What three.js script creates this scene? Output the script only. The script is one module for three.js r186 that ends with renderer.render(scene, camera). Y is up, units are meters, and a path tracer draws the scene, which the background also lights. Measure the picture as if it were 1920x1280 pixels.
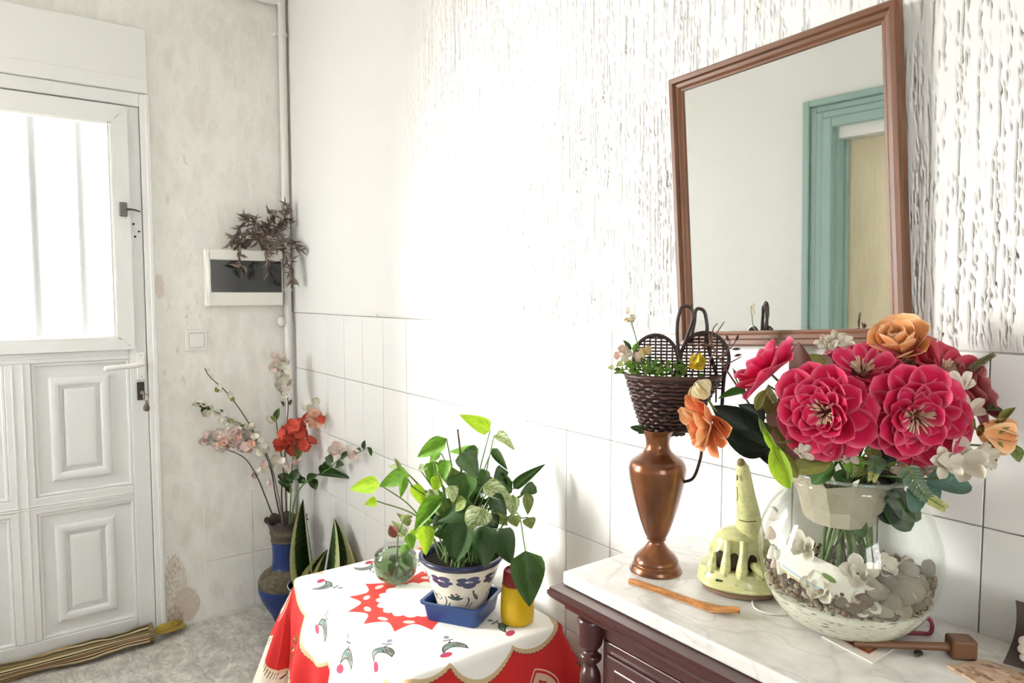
import * as THREE from 'three';
import { mergeGeometries } from 'three/addons/utils/BufferGeometryUtils.js';
import { RoundedBoxGeometry } from 'three/addons/geometries/RoundedBoxGeometry.js';
import { createNoise2D, createNoise3D } from 'simplex-noise';

// ---------------------------------------------------------------- camera, sky, sun, exposure
const scene = new THREE.Scene();
const CAM = new THREE.Vector3(-1.1065, 1.37, 3.1068), YAW = 0.6393, PITCH = 0.06654, FOCAL = 1334.4;
const camera = new THREE.PerspectiveCamera(2 * Math.atan(640 / FOCAL) * 180 / Math.PI, 1.5, 0.05, 60);
camera.position.copy(CAM);
const FWD = new THREE.Vector3(Math.sin(YAW) * Math.cos(PITCH), -Math.sin(PITCH), -Math.cos(YAW) * Math.cos(PITCH));
camera.lookAt(CAM.clone().add(FWD));
scene.add(camera);

const renderer = new THREE.WebGLRenderer({ antialias: true });
renderer.toneMapping = THREE.LinearToneMapping;
renderer.toneMappingExposure = 3.6;
renderer.shadowMap.enabled = true;
renderer.shadowMap.type = THREE.PCFSoftShadowMap;

// overcast-bright morning sky outside the glazed door
scene.background = new THREE.Color(1.0, 0.99, 0.975);
scene.backgroundIntensity = 3.3;

// low hazy sun, shining in through the side window of the entrance corner; its glow is wide
const SUNDIR = new THREE.Vector3(0.69, -0.13, 0.71).normalize();
const sun = new THREE.DirectionalLight(new THREE.Color(1, 0.965, 0.925), 16);
sun.target.position.set(-2.2, 1.55, 0.37); sun.position.copy(sun.target.position).addScaledVector(SUNDIR, -6);
sun.castShadow = true; sun.shadow.radius = 95; sun.shadow.mapSize.set(2048, 2048);
Object.assign(sun.shadow.camera, { left: -3, right: 3, top: 3, bottom: -3, near: 0.5, far: 14 });
scene.add(sun, sun.target);

// ---------------------------------------------------------------- helpers
let _s = 1234567;
const rnd = () => { _s = (_s + 0x6d2b79f5) | 0; let t = Math.imul(_s ^ (_s >>> 15), 1 | _s); t = (t + Math.imul(t ^ (t >>> 7), 61 | t)) ^ t; return ((t ^ (t >>> 14)) >>> 0) / 4294967296; };
const rr = (a, b) => a + (b - a) * rnd();
const n2 = createNoise2D(rnd), n3 = createNoise3D(rnd);
const V = (x, y, z) => new THREE.Vector3(x, y, z);
const lerp = (a, b, t) => a + (b - a) * t, clamp = (x, a = 0, b = 1) => Math.min(b, Math.max(a, x));
const sstep = (a, b, x) => { const t = clamp((x - a) / (b - a)); return t * t * (3 - 2 * t); };
// surveyed points: a sight line of the photograph taken to a measured distance, height or wall
const RIGHT = V(Math.cos(YAW), 0, Math.sin(YAW)), UPV = RIGHT.clone().cross(FWD);
const ray = (x, y) => RIGHT.clone().multiplyScalar((x - 960) / FOCAL).addScaledVector(UPV, (640 - y) / FOCAL).add(FWD);
const at = (x, y, d) => { for (;; d -= 0.01) { const p = ray(x, y).multiplyScalar(d).add(CAM); if ((p.x < -0.05 && p.z > 0.04) || d < 0.3) return p; } };   // never behind a wall
const onY = (x, y, h) => { const r = ray(x, y); return r.multiplyScalar((h - CAM.y) / r.y).add(CAM); };
const onZ = (x, y, z) => { const r = ray(x, y); return r.multiplyScalar((z - CAM.z) / r.z).add(CAM); };
const onX = (x, y, v) => { const r = ray(x, y); return r.multiplyScalar((v - CAM.x) / r.x).add(CAM); };
const depthOf = (p) => p.clone().sub(CAM).dot(FWD);

const used = {};
const numbered = (n) => { const k = used[n] = (used[n] ?? -1) + 1; return k ? n + '_' + String(k).padStart(3, '0') : n; };
function tag(o, label, category, group, kind) {
  o.userData.label = label; if (category) o.userData.category = category;
  if (group) o.userData.group = group; if (kind) o.userData.kind = kind; return o;
}
function thing(name, label, category, pos = [0, 0, 0], group) {
  const o = new THREE.Group(); o.name = numbered(name); scene.add(o); o.position.set(...(pos.isVector3 ? pos.toArray() : pos));
  return tag(o, label, category, group);
}
function mesh(name, geo, mat, parent = scene) {
  const g = Array.isArray(geo) ? merge(geo) : geo;
  const m = new THREE.Mesh(g, mat); m.name = parent === scene ? numbered(name) : name; m.castShadow = m.receiveShadow = true; parent.add(m); return m;
}
function struct(name, geo, mat, label) { const m = mesh(name, geo, mat); m.userData.kind = 'structure'; if (label) m.userData.label = label; return m; }
function merge(list) {
  const keep = list.every((g) => g.attributes.color) ? ['position', 'normal', 'uv', 'color'] : ['position', 'normal', 'uv'];
  return mergeGeometries(list.map((g) => {
    const q = g.index ? g.toNonIndexed() : g.clone();
    for (const k of Object.keys(q.attributes)) if (!keep.includes(k)) q.deleteAttribute(k);
    if (!q.attributes.uv) q.setAttribute('uv', new THREE.BufferAttribute(new Float32Array(q.attributes.position.count * 2), 2));
    return q;
  }));
}
// box given by its limits; uv in metres
function boxUV(g) {
  const p = g.attributes.position, n = g.attributes.normal, uv = g.attributes.uv;
  for (let i = 0; i < p.count; i++) {
    const ax = Math.abs(n.getX(i)), ay = Math.abs(n.getY(i)), az = Math.abs(n.getZ(i));
    if (ax >= ay && ax >= az) uv.setXY(i, p.getZ(i), p.getY(i)); else if (ay >= az) uv.setXY(i, p.getX(i), p.getZ(i)); else uv.setXY(i, p.getX(i), p.getY(i));
  }
  return g;
}
const bx = (x0, x1, y0, y1, z0, z1) => boxUV(new THREE.BoxGeometry(x1 - x0, y1 - y0, z1 - z0).translate((x0 + x1) / 2, (y0 + y1) / 2, (z0 + z1) / 2));
const rbx = (x0, x1, y0, y1, z0, z1, r = 0.003, s = 2) => boxUV(new RoundedBoxGeometry(x1 - x0, y1 - y0, z1 - z0, s, Math.min(r, (x1 - x0) / 2.01, (y1 - y0) / 2.01, (z1 - z0) / 2.01)).translate((x0 + x1) / 2, (y0 + y1) / 2, (z0 + z1) / 2));
const tube = (pts, r, seg = 16, rad = 6, closed = false) => new THREE.TubeGeometry(new THREE.CatmullRomCurve3(pts.map((p) => p.isVector3 ? p : V(...p)), closed), seg, r, rad, closed);
// tube whose radius follows f(t), closed at both ends
function taper(pts, f, seg = 20, rad = 8) {
  const c = new THREE.CatmullRomCurve3(pts), g = new THREE.TubeGeometry(c, seg, 1, rad, false), p = g.attributes.position, q = V(0, 0, 0);
  for (let i = 0; i <= seg; i++) {
    const t = i / seg, o = c.getPointAt(t), r = f(t);
    for (let j = 0; j <= rad; j++) { const k = i * (rad + 1) + j; q.fromBufferAttribute(p, k).sub(o).multiplyScalar(r).add(o); p.setXYZ(k, q.x, q.y, q.z); }
  }
  g.computeVertexNormals(); return g;
}
const lathe = (pts, seg = 48) => new THREE.LatheGeometry(pts.map((p) => new THREE.Vector2(p[0], p[1])), seg);
// smooth lathe through a few profile points
const slathe = (pts, n = 40, seg = 48) => new THREE.LatheGeometry(new THREE.SplineCurve(pts.map((p) => new THREE.Vector2(p[0], p[1]))).getPoints(n).map((p) => (p.x = Math.max(p.x, 0), p)), seg);
const RGB = (r, g, b) => new THREE.Color().setRGB(r, g, b);
const mat = (color, roughness = 0.8, o = {}) => new THREE.MeshPhysicalMaterial({ color: color.isColor ? color : new THREE.Color(color), roughness, side: THREE.DoubleSide, ...o });
function canvasTex(w, h, draw, { srgb = true, repeat } = {}) {
  const c = document.createElement('canvas'); c.width = w; c.height = h; draw(c.getContext('2d'), w, h);
  const t = new THREE.CanvasTexture(c); if (srgb) t.colorSpace = THREE.SRGBColorSpace;
  t.wrapS = t.wrapT = THREE.RepeatWrapping; if (repeat) t.repeat.set(...repeat); t.anisotropy = 8; return t;
}
function pixTex(w, h, f, { srgb = true, repeat } = {}) {
  const d = new Uint8Array(w * h * 4);
  for (let y = 0; y < h; y++) for (let x = 0; x < w; x++) { const c = f(x / w, y / h), i = (y * w + x) * 4; d[i] = clamp(c[0], 0, 255); d[i + 1] = clamp(c[1], 0, 255); d[i + 2] = clamp(c[2], 0, 255); d[i + 3] = 255; }
  const t = new THREE.DataTexture(d, w, h); t.magFilter = THREE.LinearFilter; t.minFilter = THREE.LinearMipmapLinearFilter; t.generateMipmaps = true;
  t.wrapS = t.wrapT = THREE.RepeatWrapping; if (srgb) t.colorSpace = THREE.SRGBColorSpace; if (repeat) t.repeat.set(...repeat); t.needsUpdate = true; return t;
}
// noise that repeats over the unit square
const tn = (u, v, f, s = 0) => { const a = u * 2 * Math.PI, b = v * 2 * Math.PI, r = f / (2 * Math.PI); return 0.5 * (n3(Math.cos(a) * r + s, Math.sin(a) * r + s * 2, Math.cos(b) * r) + n3(Math.sin(b) * r + s + 7, Math.cos(a) * r, Math.sin(a) * r + 3)); };

// ---------------------------------------------------------------- the room
const W = 2.2, DEEP = 4.7, CEIL = 2.62, T = 0.16;
const stainTex = canvasTex(1024, 2048, (c, w, h) => {           // 0.62 m x 2.62 m of limewashed wall beside the door, u to the corner
  c.fillStyle = 'rgb(241,240,234)'; c.fillRect(0, 0, w, h);
  const mx = w / 0.62, my = h / 2.62;
  for (let i = 0; i < 2600; i++) {
    const x = rnd() * w, y = rnd() * h, r = 3 + rnd() * 40, t = rnd();
    c.fillStyle = t < 0.5 ? `rgba(214,210,198,${0.05 + 0.1 * rnd()})` : `rgba(241,240,235,${0.06 + 0.12 * rnd()})`;
    c.beginPath(); c.ellipse(x, y, r, r * (0.5 + rnd() * 1.6), rnd() * 3, 0, 7); c.fill();
  }
  const blob = (X, Y, rx, ry, col, n, sz = 1) => { for (let i = 0; i < n; i++) { const a = rnd() * 6.3, q = Math.sqrt(rnd()); c.fillStyle = col(); c.beginPath(); c.ellipse((X + Math.cos(a) * q * rx) * mx, h - (Y + Math.sin(a) * q * ry) * my, (2 + rnd() * 10) * sz, (2 + rnd() * 9) * sz, rnd() * 3, 0, 7); c.fill(); } };
  blob(0.045, 0.15, 0.045, 0.15, () => `rgba(${206 + rnd() * 18 | 0},${196 + rnd() * 18 | 0},${182 + rnd() * 18 | 0},.3)`, 1500, 0.7);   // flaked paint by the threshold
  blob(0.085, 0.09, 0.05, 0.07, () => `rgba(${204 + rnd() * 16 | 0},${190 + rnd() * 16 | 0},${176 + rnd() * 16 | 0},.35)`, 1300, 0.7);
  blob(0.035, 0.22, 0.03, 0.1, () => `rgba(${142 + rnd() * 30 | 0},${128 + rnd() * 26 | 0},${116 + rnd() * 22 | 0},.3)`, 90, 0.55);
  blob(0.04, 0.045, 0.03, 0.05, () => `rgba(${150 + rnd() * 30 | 0},${128 + rnd() * 26 | 0},${104 + rnd() * 22 | 0},.35)`, 160, 0.6);
  blob(0.02, 1.4, 0.018, 0.045, () => `rgba(${216 + rnd() * 10 | 0},${204 + rnd() * 12 | 0},${198 + rnd() * 12 | 0},.5)`, 110);
  blob(0.15, 1.3, 0.03, 0.3, () => `rgba(205,200,188,.16)`, 60);
  for (const [X, Y] of [[0.06, 1.74], [0.13, 1.9], [0.05, 1.32], [0.12, 1.27], [0.2, 1.2], [0.08, 1.15], [0.03, 1.05], [0.1, 1.02], [0.16, 1.21]]) blob(X, Y, 0.006, 0.02, () => 'rgba(190,185,172,.22)', 4);
});
stainTex.repeat.set(1 / 0.62, 1 / 2.62); stainTex.offset.set(1 - 0, 0);
const plasterBump = pixTex(512, 512, (u, v) => { const q = 128 + 70 * tn(u, v, 14) + 45 * tn(u, v, 50, 5); return [q, q, q]; }, { srgb: false });
const mWall = mat(RGB(0.83, 0.83, 0.805), 0.85, { bumpMap: plasterBump, bumpScale: 0.002 });
const mStain = mat(0xffffff, 0.8, { map: stainTex, bumpMap: plasterBump, bumpScale: 0.002 });
const mCeil = mat(RGB(0.85, 0.845, 0.83), 0.9);

// floor of marbled grey vinyl
const floorTex = pixTex(1024, 1024, (u, v) => {
  const w = tn(u, v, 5, 1) * 0.06, a = tn(u + w, v + w, 9, 2), b = tn(u + w, v - w, 26, 3), c = tn(u, v, 70, 4), vein = 1 - Math.min(1, Math.abs(tn(u + w * 2, v + w, 12, 9)) * 7);
  const q = 196 + 22 * a + 24 * b + 20 * c - 9 * vein; return [q + 1, q - 2, q - 10];
}, { repeat: [1 / 0.8, 1 / 0.8] });
struct('floor', bx(-W - T, T, -0.1, 0, -T, DEEP + T), mat(0xffffff, 0.42, { map: floorTex }), 'marbled grey vinyl floor');
struct('ceiling', bx(-W - T, T, CEIL, CEIL + 0.12, -T, DEEP + T), mCeil, 'plain white ceiling');

// --- wall with the mirror: combed plaster above a dado of white tiles
const wallR = struct('wall_right', bx(0, T, 0, CEIL, -T, DEEP + T), mat(RGB(0.6, 0.59, 0.56), 0.9), 'white wall of combed plaster over white tiles');
{
  const y0 = 1.292, y1 = CEIL, z0 = 0.85, z1 = 2.9, nz = 1400, ny = 210;
  const pos = new Float32Array((nz + 1) * (ny + 1) * 3), idx = [];
  for (let j = 0; j <= ny; j++) for (let i = 0; i <= nz; i++) {
    const z = lerp(z0, z1, i / nz), y = lerp(y0, y1, j / ny), k = (j * (nz + 1) + i) * 3;
    const warp = 0.003 * n2(z * 3, y * 1.6) + 0.0008 * n2(z * 30, y * 9);
    const zz = z + warp;
    const comb = 0.5 * n2(zz * 190, y * 1.6) + 0.4 * n2(zz * 330 + 40, y * 6) + 0.35 * n2(zz * 190 + 9, y * 60) + 0.3 * n2(zz * 300, y * 90);
    const amp = lerp(0.05, 1, sstep(0.9, 1.7, z)) * (0.75 + 0.25 * n2(z * 2, y * 1.5));
    const dig = -Math.min(0.0095, Math.max(0, -comb - 0.36) * 0.03) + 0.0009 * comb;
    const edge = sstep(0, 0.012, y - y0);
    pos[k] = -(0.012 * (0.45 + 0.55 * edge) + amp * dig * edge); pos[k + 1] = y; pos[k + 2] = z;
    if (i < nz && j < ny) { const a = j * (nz + 1) + i, b = a + 1, c = a + nz + 1, d = c + 1; idx.push(a, b, c, b, d, c); }
  }
  const g = new THREE.BufferGeometry(); g.setAttribute('position', new THREE.BufferAttribute(pos, 3)); g.setIndex(idx); g.computeVertexNormals();
  mesh('plaster', g, mat(RGB(0.83, 0.822, 0.80), 0.85), wallR).userData.label = 'vertically combed rough white plaster';
  mesh('plaster', bx(-0.012, 0, y0, y1, 2.9, DEEP), mCeil, wallR); mesh('plaster', bx(-0.012, 0, y0, y1, 0, 0.85), mat(RGB(0.83, 0.822, 0.80), 0.85, { bumpMap: plasterBump, bumpScale: 0.001 }), wallR);
  mesh('plaster', bx(-0.0054, 0, y0, y0 + 0.003, 0.85, 2.9), mCeil, wallR);
  // tiles, five courses
  const zs = [0.02, 0.215, 0.39, 0.556, 0.72, 0.884, 1.052, 1.214, 1.375, 1.536, 1.691, 1.845, 1.993, 2.14, 2.287, 2.432, 2.576, 2.72, 2.865, 3.01, 3.155, 3.3, 3.445];
  const ys = [0.08, 0.322, 0.564, 0.806, 1.048, 1.29], mT = [RGB(0.85, 0.845, 0.825), RGB(0.83, 0.83, 0.81), RGB(0.84, 0.83, 0.805)].map((c) => mat(c, 0.4));
  for (let j = 0; j < 5; j++) for (let i = 0; i + 1 < zs.length; i++) {
    const g2 = rbx(-0.0068 - 0.0006 * rnd(), -0.0001, ys[j] + 0.0008, ys[j + 1] - 0.0008, zs[i] + 0.0009, zs[i + 1] - 0.0009, 0.0016, 1);
    mesh('tile', g2, mT[rnd() * 3 | 0], wallR);
  }
  mesh('skirting', rbx(-0.0068, 0, 0, 0.078, 0.012, 3.445, 0.002, 1), mT[0], wallR);
  mesh('dado', bx(-0.0068, 0, 0, 1.292, 3.447, DEEP), mT[1], wallR);
}
// --- wall with the entrance door
const DX0 = -1.468, DX1 = -0.562, DTOP = 2.137;
const wallB = struct('wall_back', bx(DX1, 0, 0, CEIL, -T, 0), mStain, 'limewashed white wall beside the entrance door');
mesh('wall_piece', bx(-W - T, DX0, 0, CEIL, -T, 0), mWall, wallB);
const overDoor = bx(DX0, DX1, DTOP + 0.01, CEIL, -T, 0); { const w = overDoor.attributes.uv; for (let k = 0; k < w.count; k++) w.setX(k, w.getX(k) - DX1); }
mesh('wall_piece', overDoor, mStain, wallB);
{
  const g = wallB.geometry, uv = g.attributes.uv, p = g.attributes.position;
  for (let i = 0; i < uv.count; i++) uv.setXY(i, p.getX(i) - DX1 - 0.001, p.getY(i));
  stainTex.offset.set(0, 0);
  // painted-over tiles low on the wall
  const ys = [0.012, 0.251, 0.523], xs = [-0.4, -0.2, -0.012];
  for (let j = 0; j < 2; j++) for (let i = 0; i < 2; i++) {
    const q = rbx(xs[i] + 0.001, xs[i + 1] - 0.001, ys[j] + 0.001, ys[j + 1] - 0.001, -0.002, 0.003, 0.003, 2), w = q.attributes.uv; for (let k = 0; k < w.count; k++) w.setX(k, w.getX(k) - DX1);
    mesh('painted_tile', q, mStain, wallB);
  }
}
// --- opposite wall with the green-framed inner door, seen in the mirror
const IZ0 = 1.53, IZ1 = 2.33, ITOP = 2.045;
const SZ0 = 0.06, SZ1 = 0.68, SY0 = 0.95, SY1 = 2.15;           // side window by the entrance, just out of the mirror's view: the light on the tiles and the shadows behind mirror and plant come from it
const wallL = struct('wall_left', bx(-W - T, -W, 0, CEIL, SZ1, IZ0), mWall, 'plain white wall opposite the mirror');
mesh('wall_piece', bx(-W - T, -W, 0, CEIL, 0, SZ0), mWall, wallL); mesh('wall_piece', bx(-W - T, -W, 0, SY0, SZ0, SZ1), mWall, wallL); mesh('wall_piece', bx(-W - T, -W, SY1, CEIL, SZ0, SZ1), mWall, wallL);
{
  const w = new THREE.Group(); w.name = 'window_1'; w.userData = { kind: 'structure', label: 'tall white side window by the entrance' }; scene.add(w);
  const m = mat(RGB(0.8, 0.8, 0.78), 0.4), x0 = -W - 0.11, x1 = -W - 0.06;
  for (const [a, b, c, d] of [[SZ0, SZ0 + 0.04, SY0, SY1], [SZ1 - 0.04, SZ1, SY0, SY1], [SZ0 + 0.04, SZ1 - 0.04, SY0, SY0 + 0.04], [SZ0 + 0.04, SZ1 - 0.04, SY1 - 0.04, SY1]]) mesh('window_frame', rbx(x0, x1, c, d, a, b, 0.004), m, w);
  mesh('pane', new THREE.PlaneGeometry(SZ1 - SZ0 - 0.08, SY1 - SY0 - 0.08).rotateY(Math.PI / 2).translate(-W - 0.085, (SY0 + SY1) / 2, (SZ0 + SZ1) / 2), mat(RGB(0.97, 0.98, 0.98), 0.05, { transmission: 1, thickness: 0 }), w);
}
mesh('wall_piece', bx(-W - T, -W, 0, CEIL, IZ1, DEEP + T), mWall, wallL);
mesh('wall_piece', bx(-W - T, -W, ITOP, CEIL, IZ0, IZ1), mWall, wallL);
const BWX0 = -2.0, BWX1 = -1.0, BWY0 = 0.95, BWY1 = 2.1;         // unseen window added behind the viewer as fill for door wall and flower fronts
const wallF = struct('wall_front', bx(-W - T, BWX0, 0, CEIL, DEEP, DEEP + T), mWall, 'plain white wall behind the viewer');
mesh('wall_piece', bx(BWX1, 0, 0, CEIL, DEEP, DEEP + T), mWall, wallF); mesh('wall_piece', bx(BWX0, BWX1, 0, BWY0, DEEP, DEEP + T), mWall, wallF); mesh('wall_piece', bx(BWX0, BWX1, BWY1, CEIL, DEEP, DEEP + T), mWall, wallF);
{
  const w = new THREE.Group(); w.name = 'window_2'; w.userData = { kind: 'structure', label: 'white casement window added behind the viewer for fill light' }; scene.add(w);
  const m = mat(RGB(0.8, 0.8, 0.78), 0.4), z0 = DEEP + 0.05, z1 = DEEP + 0.1, xm = (BWX0 + BWX1) / 2;
  for (const [a, b, c, d] of [[BWX0, BWX0 + 0.05, BWY0, BWY1], [BWX1 - 0.05, BWX1, BWY0, BWY1], [xm - 0.04, xm + 0.04, BWY0, BWY1], [BWX0 + 0.05, BWX1 - 0.05, BWY0, BWY0 + 0.05], [BWX0 + 0.05, BWX1 - 0.05, BWY1 - 0.05, BWY1]]) mesh('window_frame', rbx(a, b, c, d, z0, z1, 0.004), m, w);
  for (const [a, b] of [[BWX0 + 0.05, xm - 0.04], [xm + 0.04, BWX1 - 0.05]]) mesh('pane', new THREE.PlaneGeometry(b - a, BWY1 - BWY0 - 0.1).translate((a + b) / 2, (BWY0 + BWY1) / 2, DEEP + 0.075), mat(RGB(0.97, 0.98, 0.98), 0.02, { transmission: 1, thickness: 0 }), w);
}
{
  const d = new THREE.Group(); d.name = 'door_2'; d.userData = { kind: 'structure', label: 'cream inner door in a sea-green moulded frame' }; scene.add(d);
  const mG = mat(RGB(0.33, 0.47, 0.42), 0.45), mWh = mat(RGB(0.8, 0.79, 0.76), 0.7);
  const steps = [[0, 0.042, 0.034], [0.044, 0.074, 0.024], [0.076, 0.104, 0.016], [0.106, 0.136, 0.03]];   // distance from the opening, thickness
  for (const [a, b, t] of steps) {
    mesh('moulding', rbx(-W, -W + t, 0, ITOP + b, IZ0 - b, IZ0 - a, 0.005), mG, d);
    mesh('moulding', rbx(-W, -W + t, 0, ITOP + b, IZ1 + a, IZ1 + b, 0.005), mG, d);
    mesh('moulding', rbx(-W, -W + t - 0.0005, ITOP + a, ITOP + b, IZ0 - a, IZ1 + a, 0.005), mG, d);
  }
  mesh('jamb', bx(-W - T, -W, 0, ITOP, IZ0, IZ0 + 0.02), mG, d); mesh('jamb', bx(-W - T, -W, 0, ITOP, IZ1 - 0.02, IZ1), mG, d);
  mesh('stop', rbx(-W - 0.085, -W - 0.06, 0, ITOP, IZ0 + 0.02, IZ0 + 0.034), mG, d);
  mesh('lintel', bx(-W - T, -W - 0.001, ITOP - 0.05, ITOP, IZ0 + 0.02, IZ1 - 0.02), mWh, d);
  const cream = pixTex(256, 512, (u, v) => { const q = 8 * tn(u, v, 6, 2) + 7 * tn(u * 3 % 1, v, 20, 5); return [226 + q, 214 + q, 182 + q]; }, { repeat: [1.3, 0.6] });
  mesh('leaf', rbx(-W - 0.13, -W - 0.09, 0.005, ITOP - 0.05, IZ0 + 0.022, IZ1 - 0.022, 0.003), mat(0xffffff, 0.55, { map: cream }), d);
}
// --- outside the entrance: pale concrete yard, and an unseen wall added to keep the sun off the door
struct('sun_block_wall', bx(-1.8, -1.64, -0.1, 3.1, -3.2, -T), mWall, 'white wall added outside to block the sun from the entrance door');
struct('ground', bx(-12, 8, -0.16, -0.101, -12, 14), mat(RGB(0.55, 0.53, 0.49), 0.9), 'pale concrete yard outside the entrance');
// ---------------------------------------------------------------- entrance door
const mDoor = mat(RGB(0.80, 0.805, 0.78), 0.35), mDoorB = mat(RGB(0.775, 0.785, 0.765), 0.35);
{
  const d = new THREE.Group(); d.name = 'door_1'; d.userData = { kind: 'structure', label: 'white half-glazed entrance door with raised lower panels' }; scene.add(d);
  const XC = (DX0 + DX1) / 2, mx = (x) => 2 * XC - x;
  const both = (name, x0, x1, y0, y1, z0, z1, m, r = 0.003) => { mesh(name, rbx(x0, x1, y0, y1, z0, z1, r), m, d); mesh(name, rbx(mx(x1), mx(x0), y0, y1, z0, z1, r), m, d); };
  both('frame_jamb', -0.592, DX1, 0, DTOP, -0.05, 0.016, mDoor);
  both('frame_bead', -0.574, DX1 + 0.004, 0, DTOP, 0, 0.022, mDoor, 0.004);
  mesh('frame_head', rbx(DX0 + 0.03, DX1 - 0.03, 2.088, DTOP, -0.05, 0.0155, 0.003), mDoor, d);
  mesh('threshold', rbx(DX0, DX1, 0.0, 0.012, -0.09, 0.0), mDoorB, d);
  both('stile', -0.655, -0.594, 0.014, 2.086, -0.045, 0.006, mDoorB);
  mesh('bottom_rail', rbx(mx(-0.655), -0.655, 0.014, 0.083, -0.045, 0.0055), mDoorB, d);
  mesh('middle_rail', rbx(mx(-0.655), -0.655, 0.562, 0.622, -0.045, 0.0055), mDoorB, d);
  mesh('lock_rail', rbx(mx(-0.655), -0.655, 1.118, 1.165, -0.045, 0.0055), mDoorB, d);
  for (const y of [0.592, 0.583]) mesh('rail_bead', rbx(mx(-0.655), -0.655, y - 0.0025, y + 0.0025, 0.003, 0.009, 0.002), mDoorB, d);
  mesh('rail_bead', rbx(mx(-0.655), -0.655, 1.134, 1.14, 0.003, 0.009, 0.002), mDoorB, d);
  mesh('top_rail', rbx(mx(-0.655), -0.655, 2.024, 2.0865, -0.045, 0.005), mDoorB, d);
  mesh('mullion', rbx(-1.055, -0.975, 0.083, 1.118, -0.045, 0.0052), mDoorB, d);
  for (const x of [-1.032, -1.0]) mesh('mullion_bead', rbx(x - 0.003, x + 0.003, 0.083, 1.118, 0.003, 0.0085, 0.002), mDoorB, d);
  // the four lower panels: recessed sheet, raised ring, raised field
  const frameShape = (x0, x1, y0, y1, w) => {
    const s = new THREE.Shape([[x0, y0], [x1, y0], [x1, y1], [x0, y1]].map((p) => new THREE.Vector2(...p)));
    if (w) s.holes.push(new THREE.Path([[x0 + w, y0 + w], [x0 + w, y1 - w], [x1 - w, y1 - w], [x1 - w, y0 + w]].map((p) => new THREE.Vector2(...p)))); return s;
  };
  const relief = (x0, x1, y0, y1, w, z, h, b) => new THREE.ExtrudeGeometry(frameShape(x0 + b, x1 - b, y0 + b, y1 - b, w ? w - 2 * b : 0), { depth: h, bevelEnabled: true, bevelThickness: h, bevelSize: b, bevelSegments: 3, steps: 1 }).translate(0, 0, z);
  for (const [x0, x1] of [[-0.975, -0.655], [mx(-0.655), -1.055]]) for (const [y0, y1] of [[0.083, 0.562], [0.622, 1.118]]) {
    const p = mesh('panel', rbx(x0, x1, y0, y1, -0.035, -0.012, 0.001), mDoorB, d);
    mesh('panel_edge', relief(x0 - 0.001, x1 + 0.001, y0 - 0.001, y1 + 0.001, 0.014, -0.012, 0.006, 0.005), mDoorB, p);
    mesh('raised_ring', relief(x0 + 0.052, x1 - 0.07, y0 + 0.052, y1 - 0.055, 0.034, -0.013, 0.008, 0.014), mDoorB, p);
    mesh('raised_field', relief(x0 + 0.098, x1 - 0.116, y0 + 0.1, y1 - 0.1, 0, -0.013, 0.006, 0.014), mDoorB, p);
  }
  // glazed upper light in its own mitred sash
  const SX0 = mx(-0.637), SX1 = -0.637, SY0 = 1.157, SY1 = 2.08, GX0 = mx(-0.692), GX1 = -0.692, GY0 = 1.204, GY1 = 2.016;
  const rail = (a, b, c, e, z0, h) => { const s = new THREE.Shape([a, b, c, e].map((q) => new THREE.Vector2(...q))); return new THREE.ExtrudeGeometry(s, { depth: h, bevelEnabled: true, bevelThickness: 0.004, bevelSize: -0.0025, bevelOffset: 0.0015, bevelSegments: 2 }).translate(0, 0, z0); };
  mesh('sash_rail', rail([SX0, SY1], [SX1, SY1], [GX1, GY1], [GX0, GY1], -0.04, 0.056), mDoor, d);
  mesh('sash_rail', rail([SX0, SY0], [SX1, SY0], [GX1, GY0], [GX0, GY0], -0.04, 0.056), mDoor, d);
  mesh('sash_stile', rail([SX1, SY0], [SX1, SY1], [GX1, GY1], [GX1, GY0], -0.04, 0.056), mDoor, d);
  mesh('sash_stile', rail([SX0, SY0], [SX0, SY1], [GX0, GY1], [GX0, GY0], -0.04, 0.056), mDoor, d);
  for (const [a, b, e, f] of [[GX1 - 0.009, GX1 + 0.004, GY0, GY1], [GX0 - 0.004, GX0 + 0.009, GY0, GY1]]) mesh('glazing_bead', rbx(a, b, e, f, -0.02, 0.008, 0.003), mDoor, d);
  for (const [e, f] of [[GY1 - 0.009, GY1 + 0.004], [GY0 - 0.004, GY0 + 0.009]]) mesh('glazing_bead', rbx(GX0 + 0.009, GX1 - 0.009, e, f, -0.02, 0.0075, 0.003), mDoor, d);
  const pane = mesh('glass_pane', new THREE.PlaneGeometry(GX1 - GX0, GY1 - GY0).translate((GX0 + GX1) / 2, (GY0 + GY1) / 2, -0.012), mat(RGB(0.97, 0.98, 0.98), 0.2, { transmission: 1, thickness: 0, ior: 1.45 }), d);
  pane.userData.label = 'obscured glass pane glowing with daylight';
  const mShadeLine = mat(RGB(0.42, 0.42, 0.4), 0.8);  // grey strips added in place of shade along the sash and bead edges
  for (const [a, b, e, f, z] of [[SX1 - 0.001, SX1 + 0.002, SY0, SY1, 0.0105], [SX0 - 0.002, SX0 + 0.001, SY0, SY1, 0.0105], [SX0, SX1, SY1 - 0.001, SY1 + 0.002, 0.0105], [SX0, SX1, SY0 - 0.003, SY0, 0.0105], [GX1 - 0.0105, GX1 - 0.009, GY0 + 0.009, GY1 - 0.009, 0.0075], [GX0 + 0.009, GX0 + 0.0105, GY0 + 0.009, GY1 - 0.009, 0.0075], [-0.5935, -0.5922, 0.014, 2.086, 0.0085]]) mesh('shade_line', bx(a, b, e, f, -0.01, z), mShadeLine, d);
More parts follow.
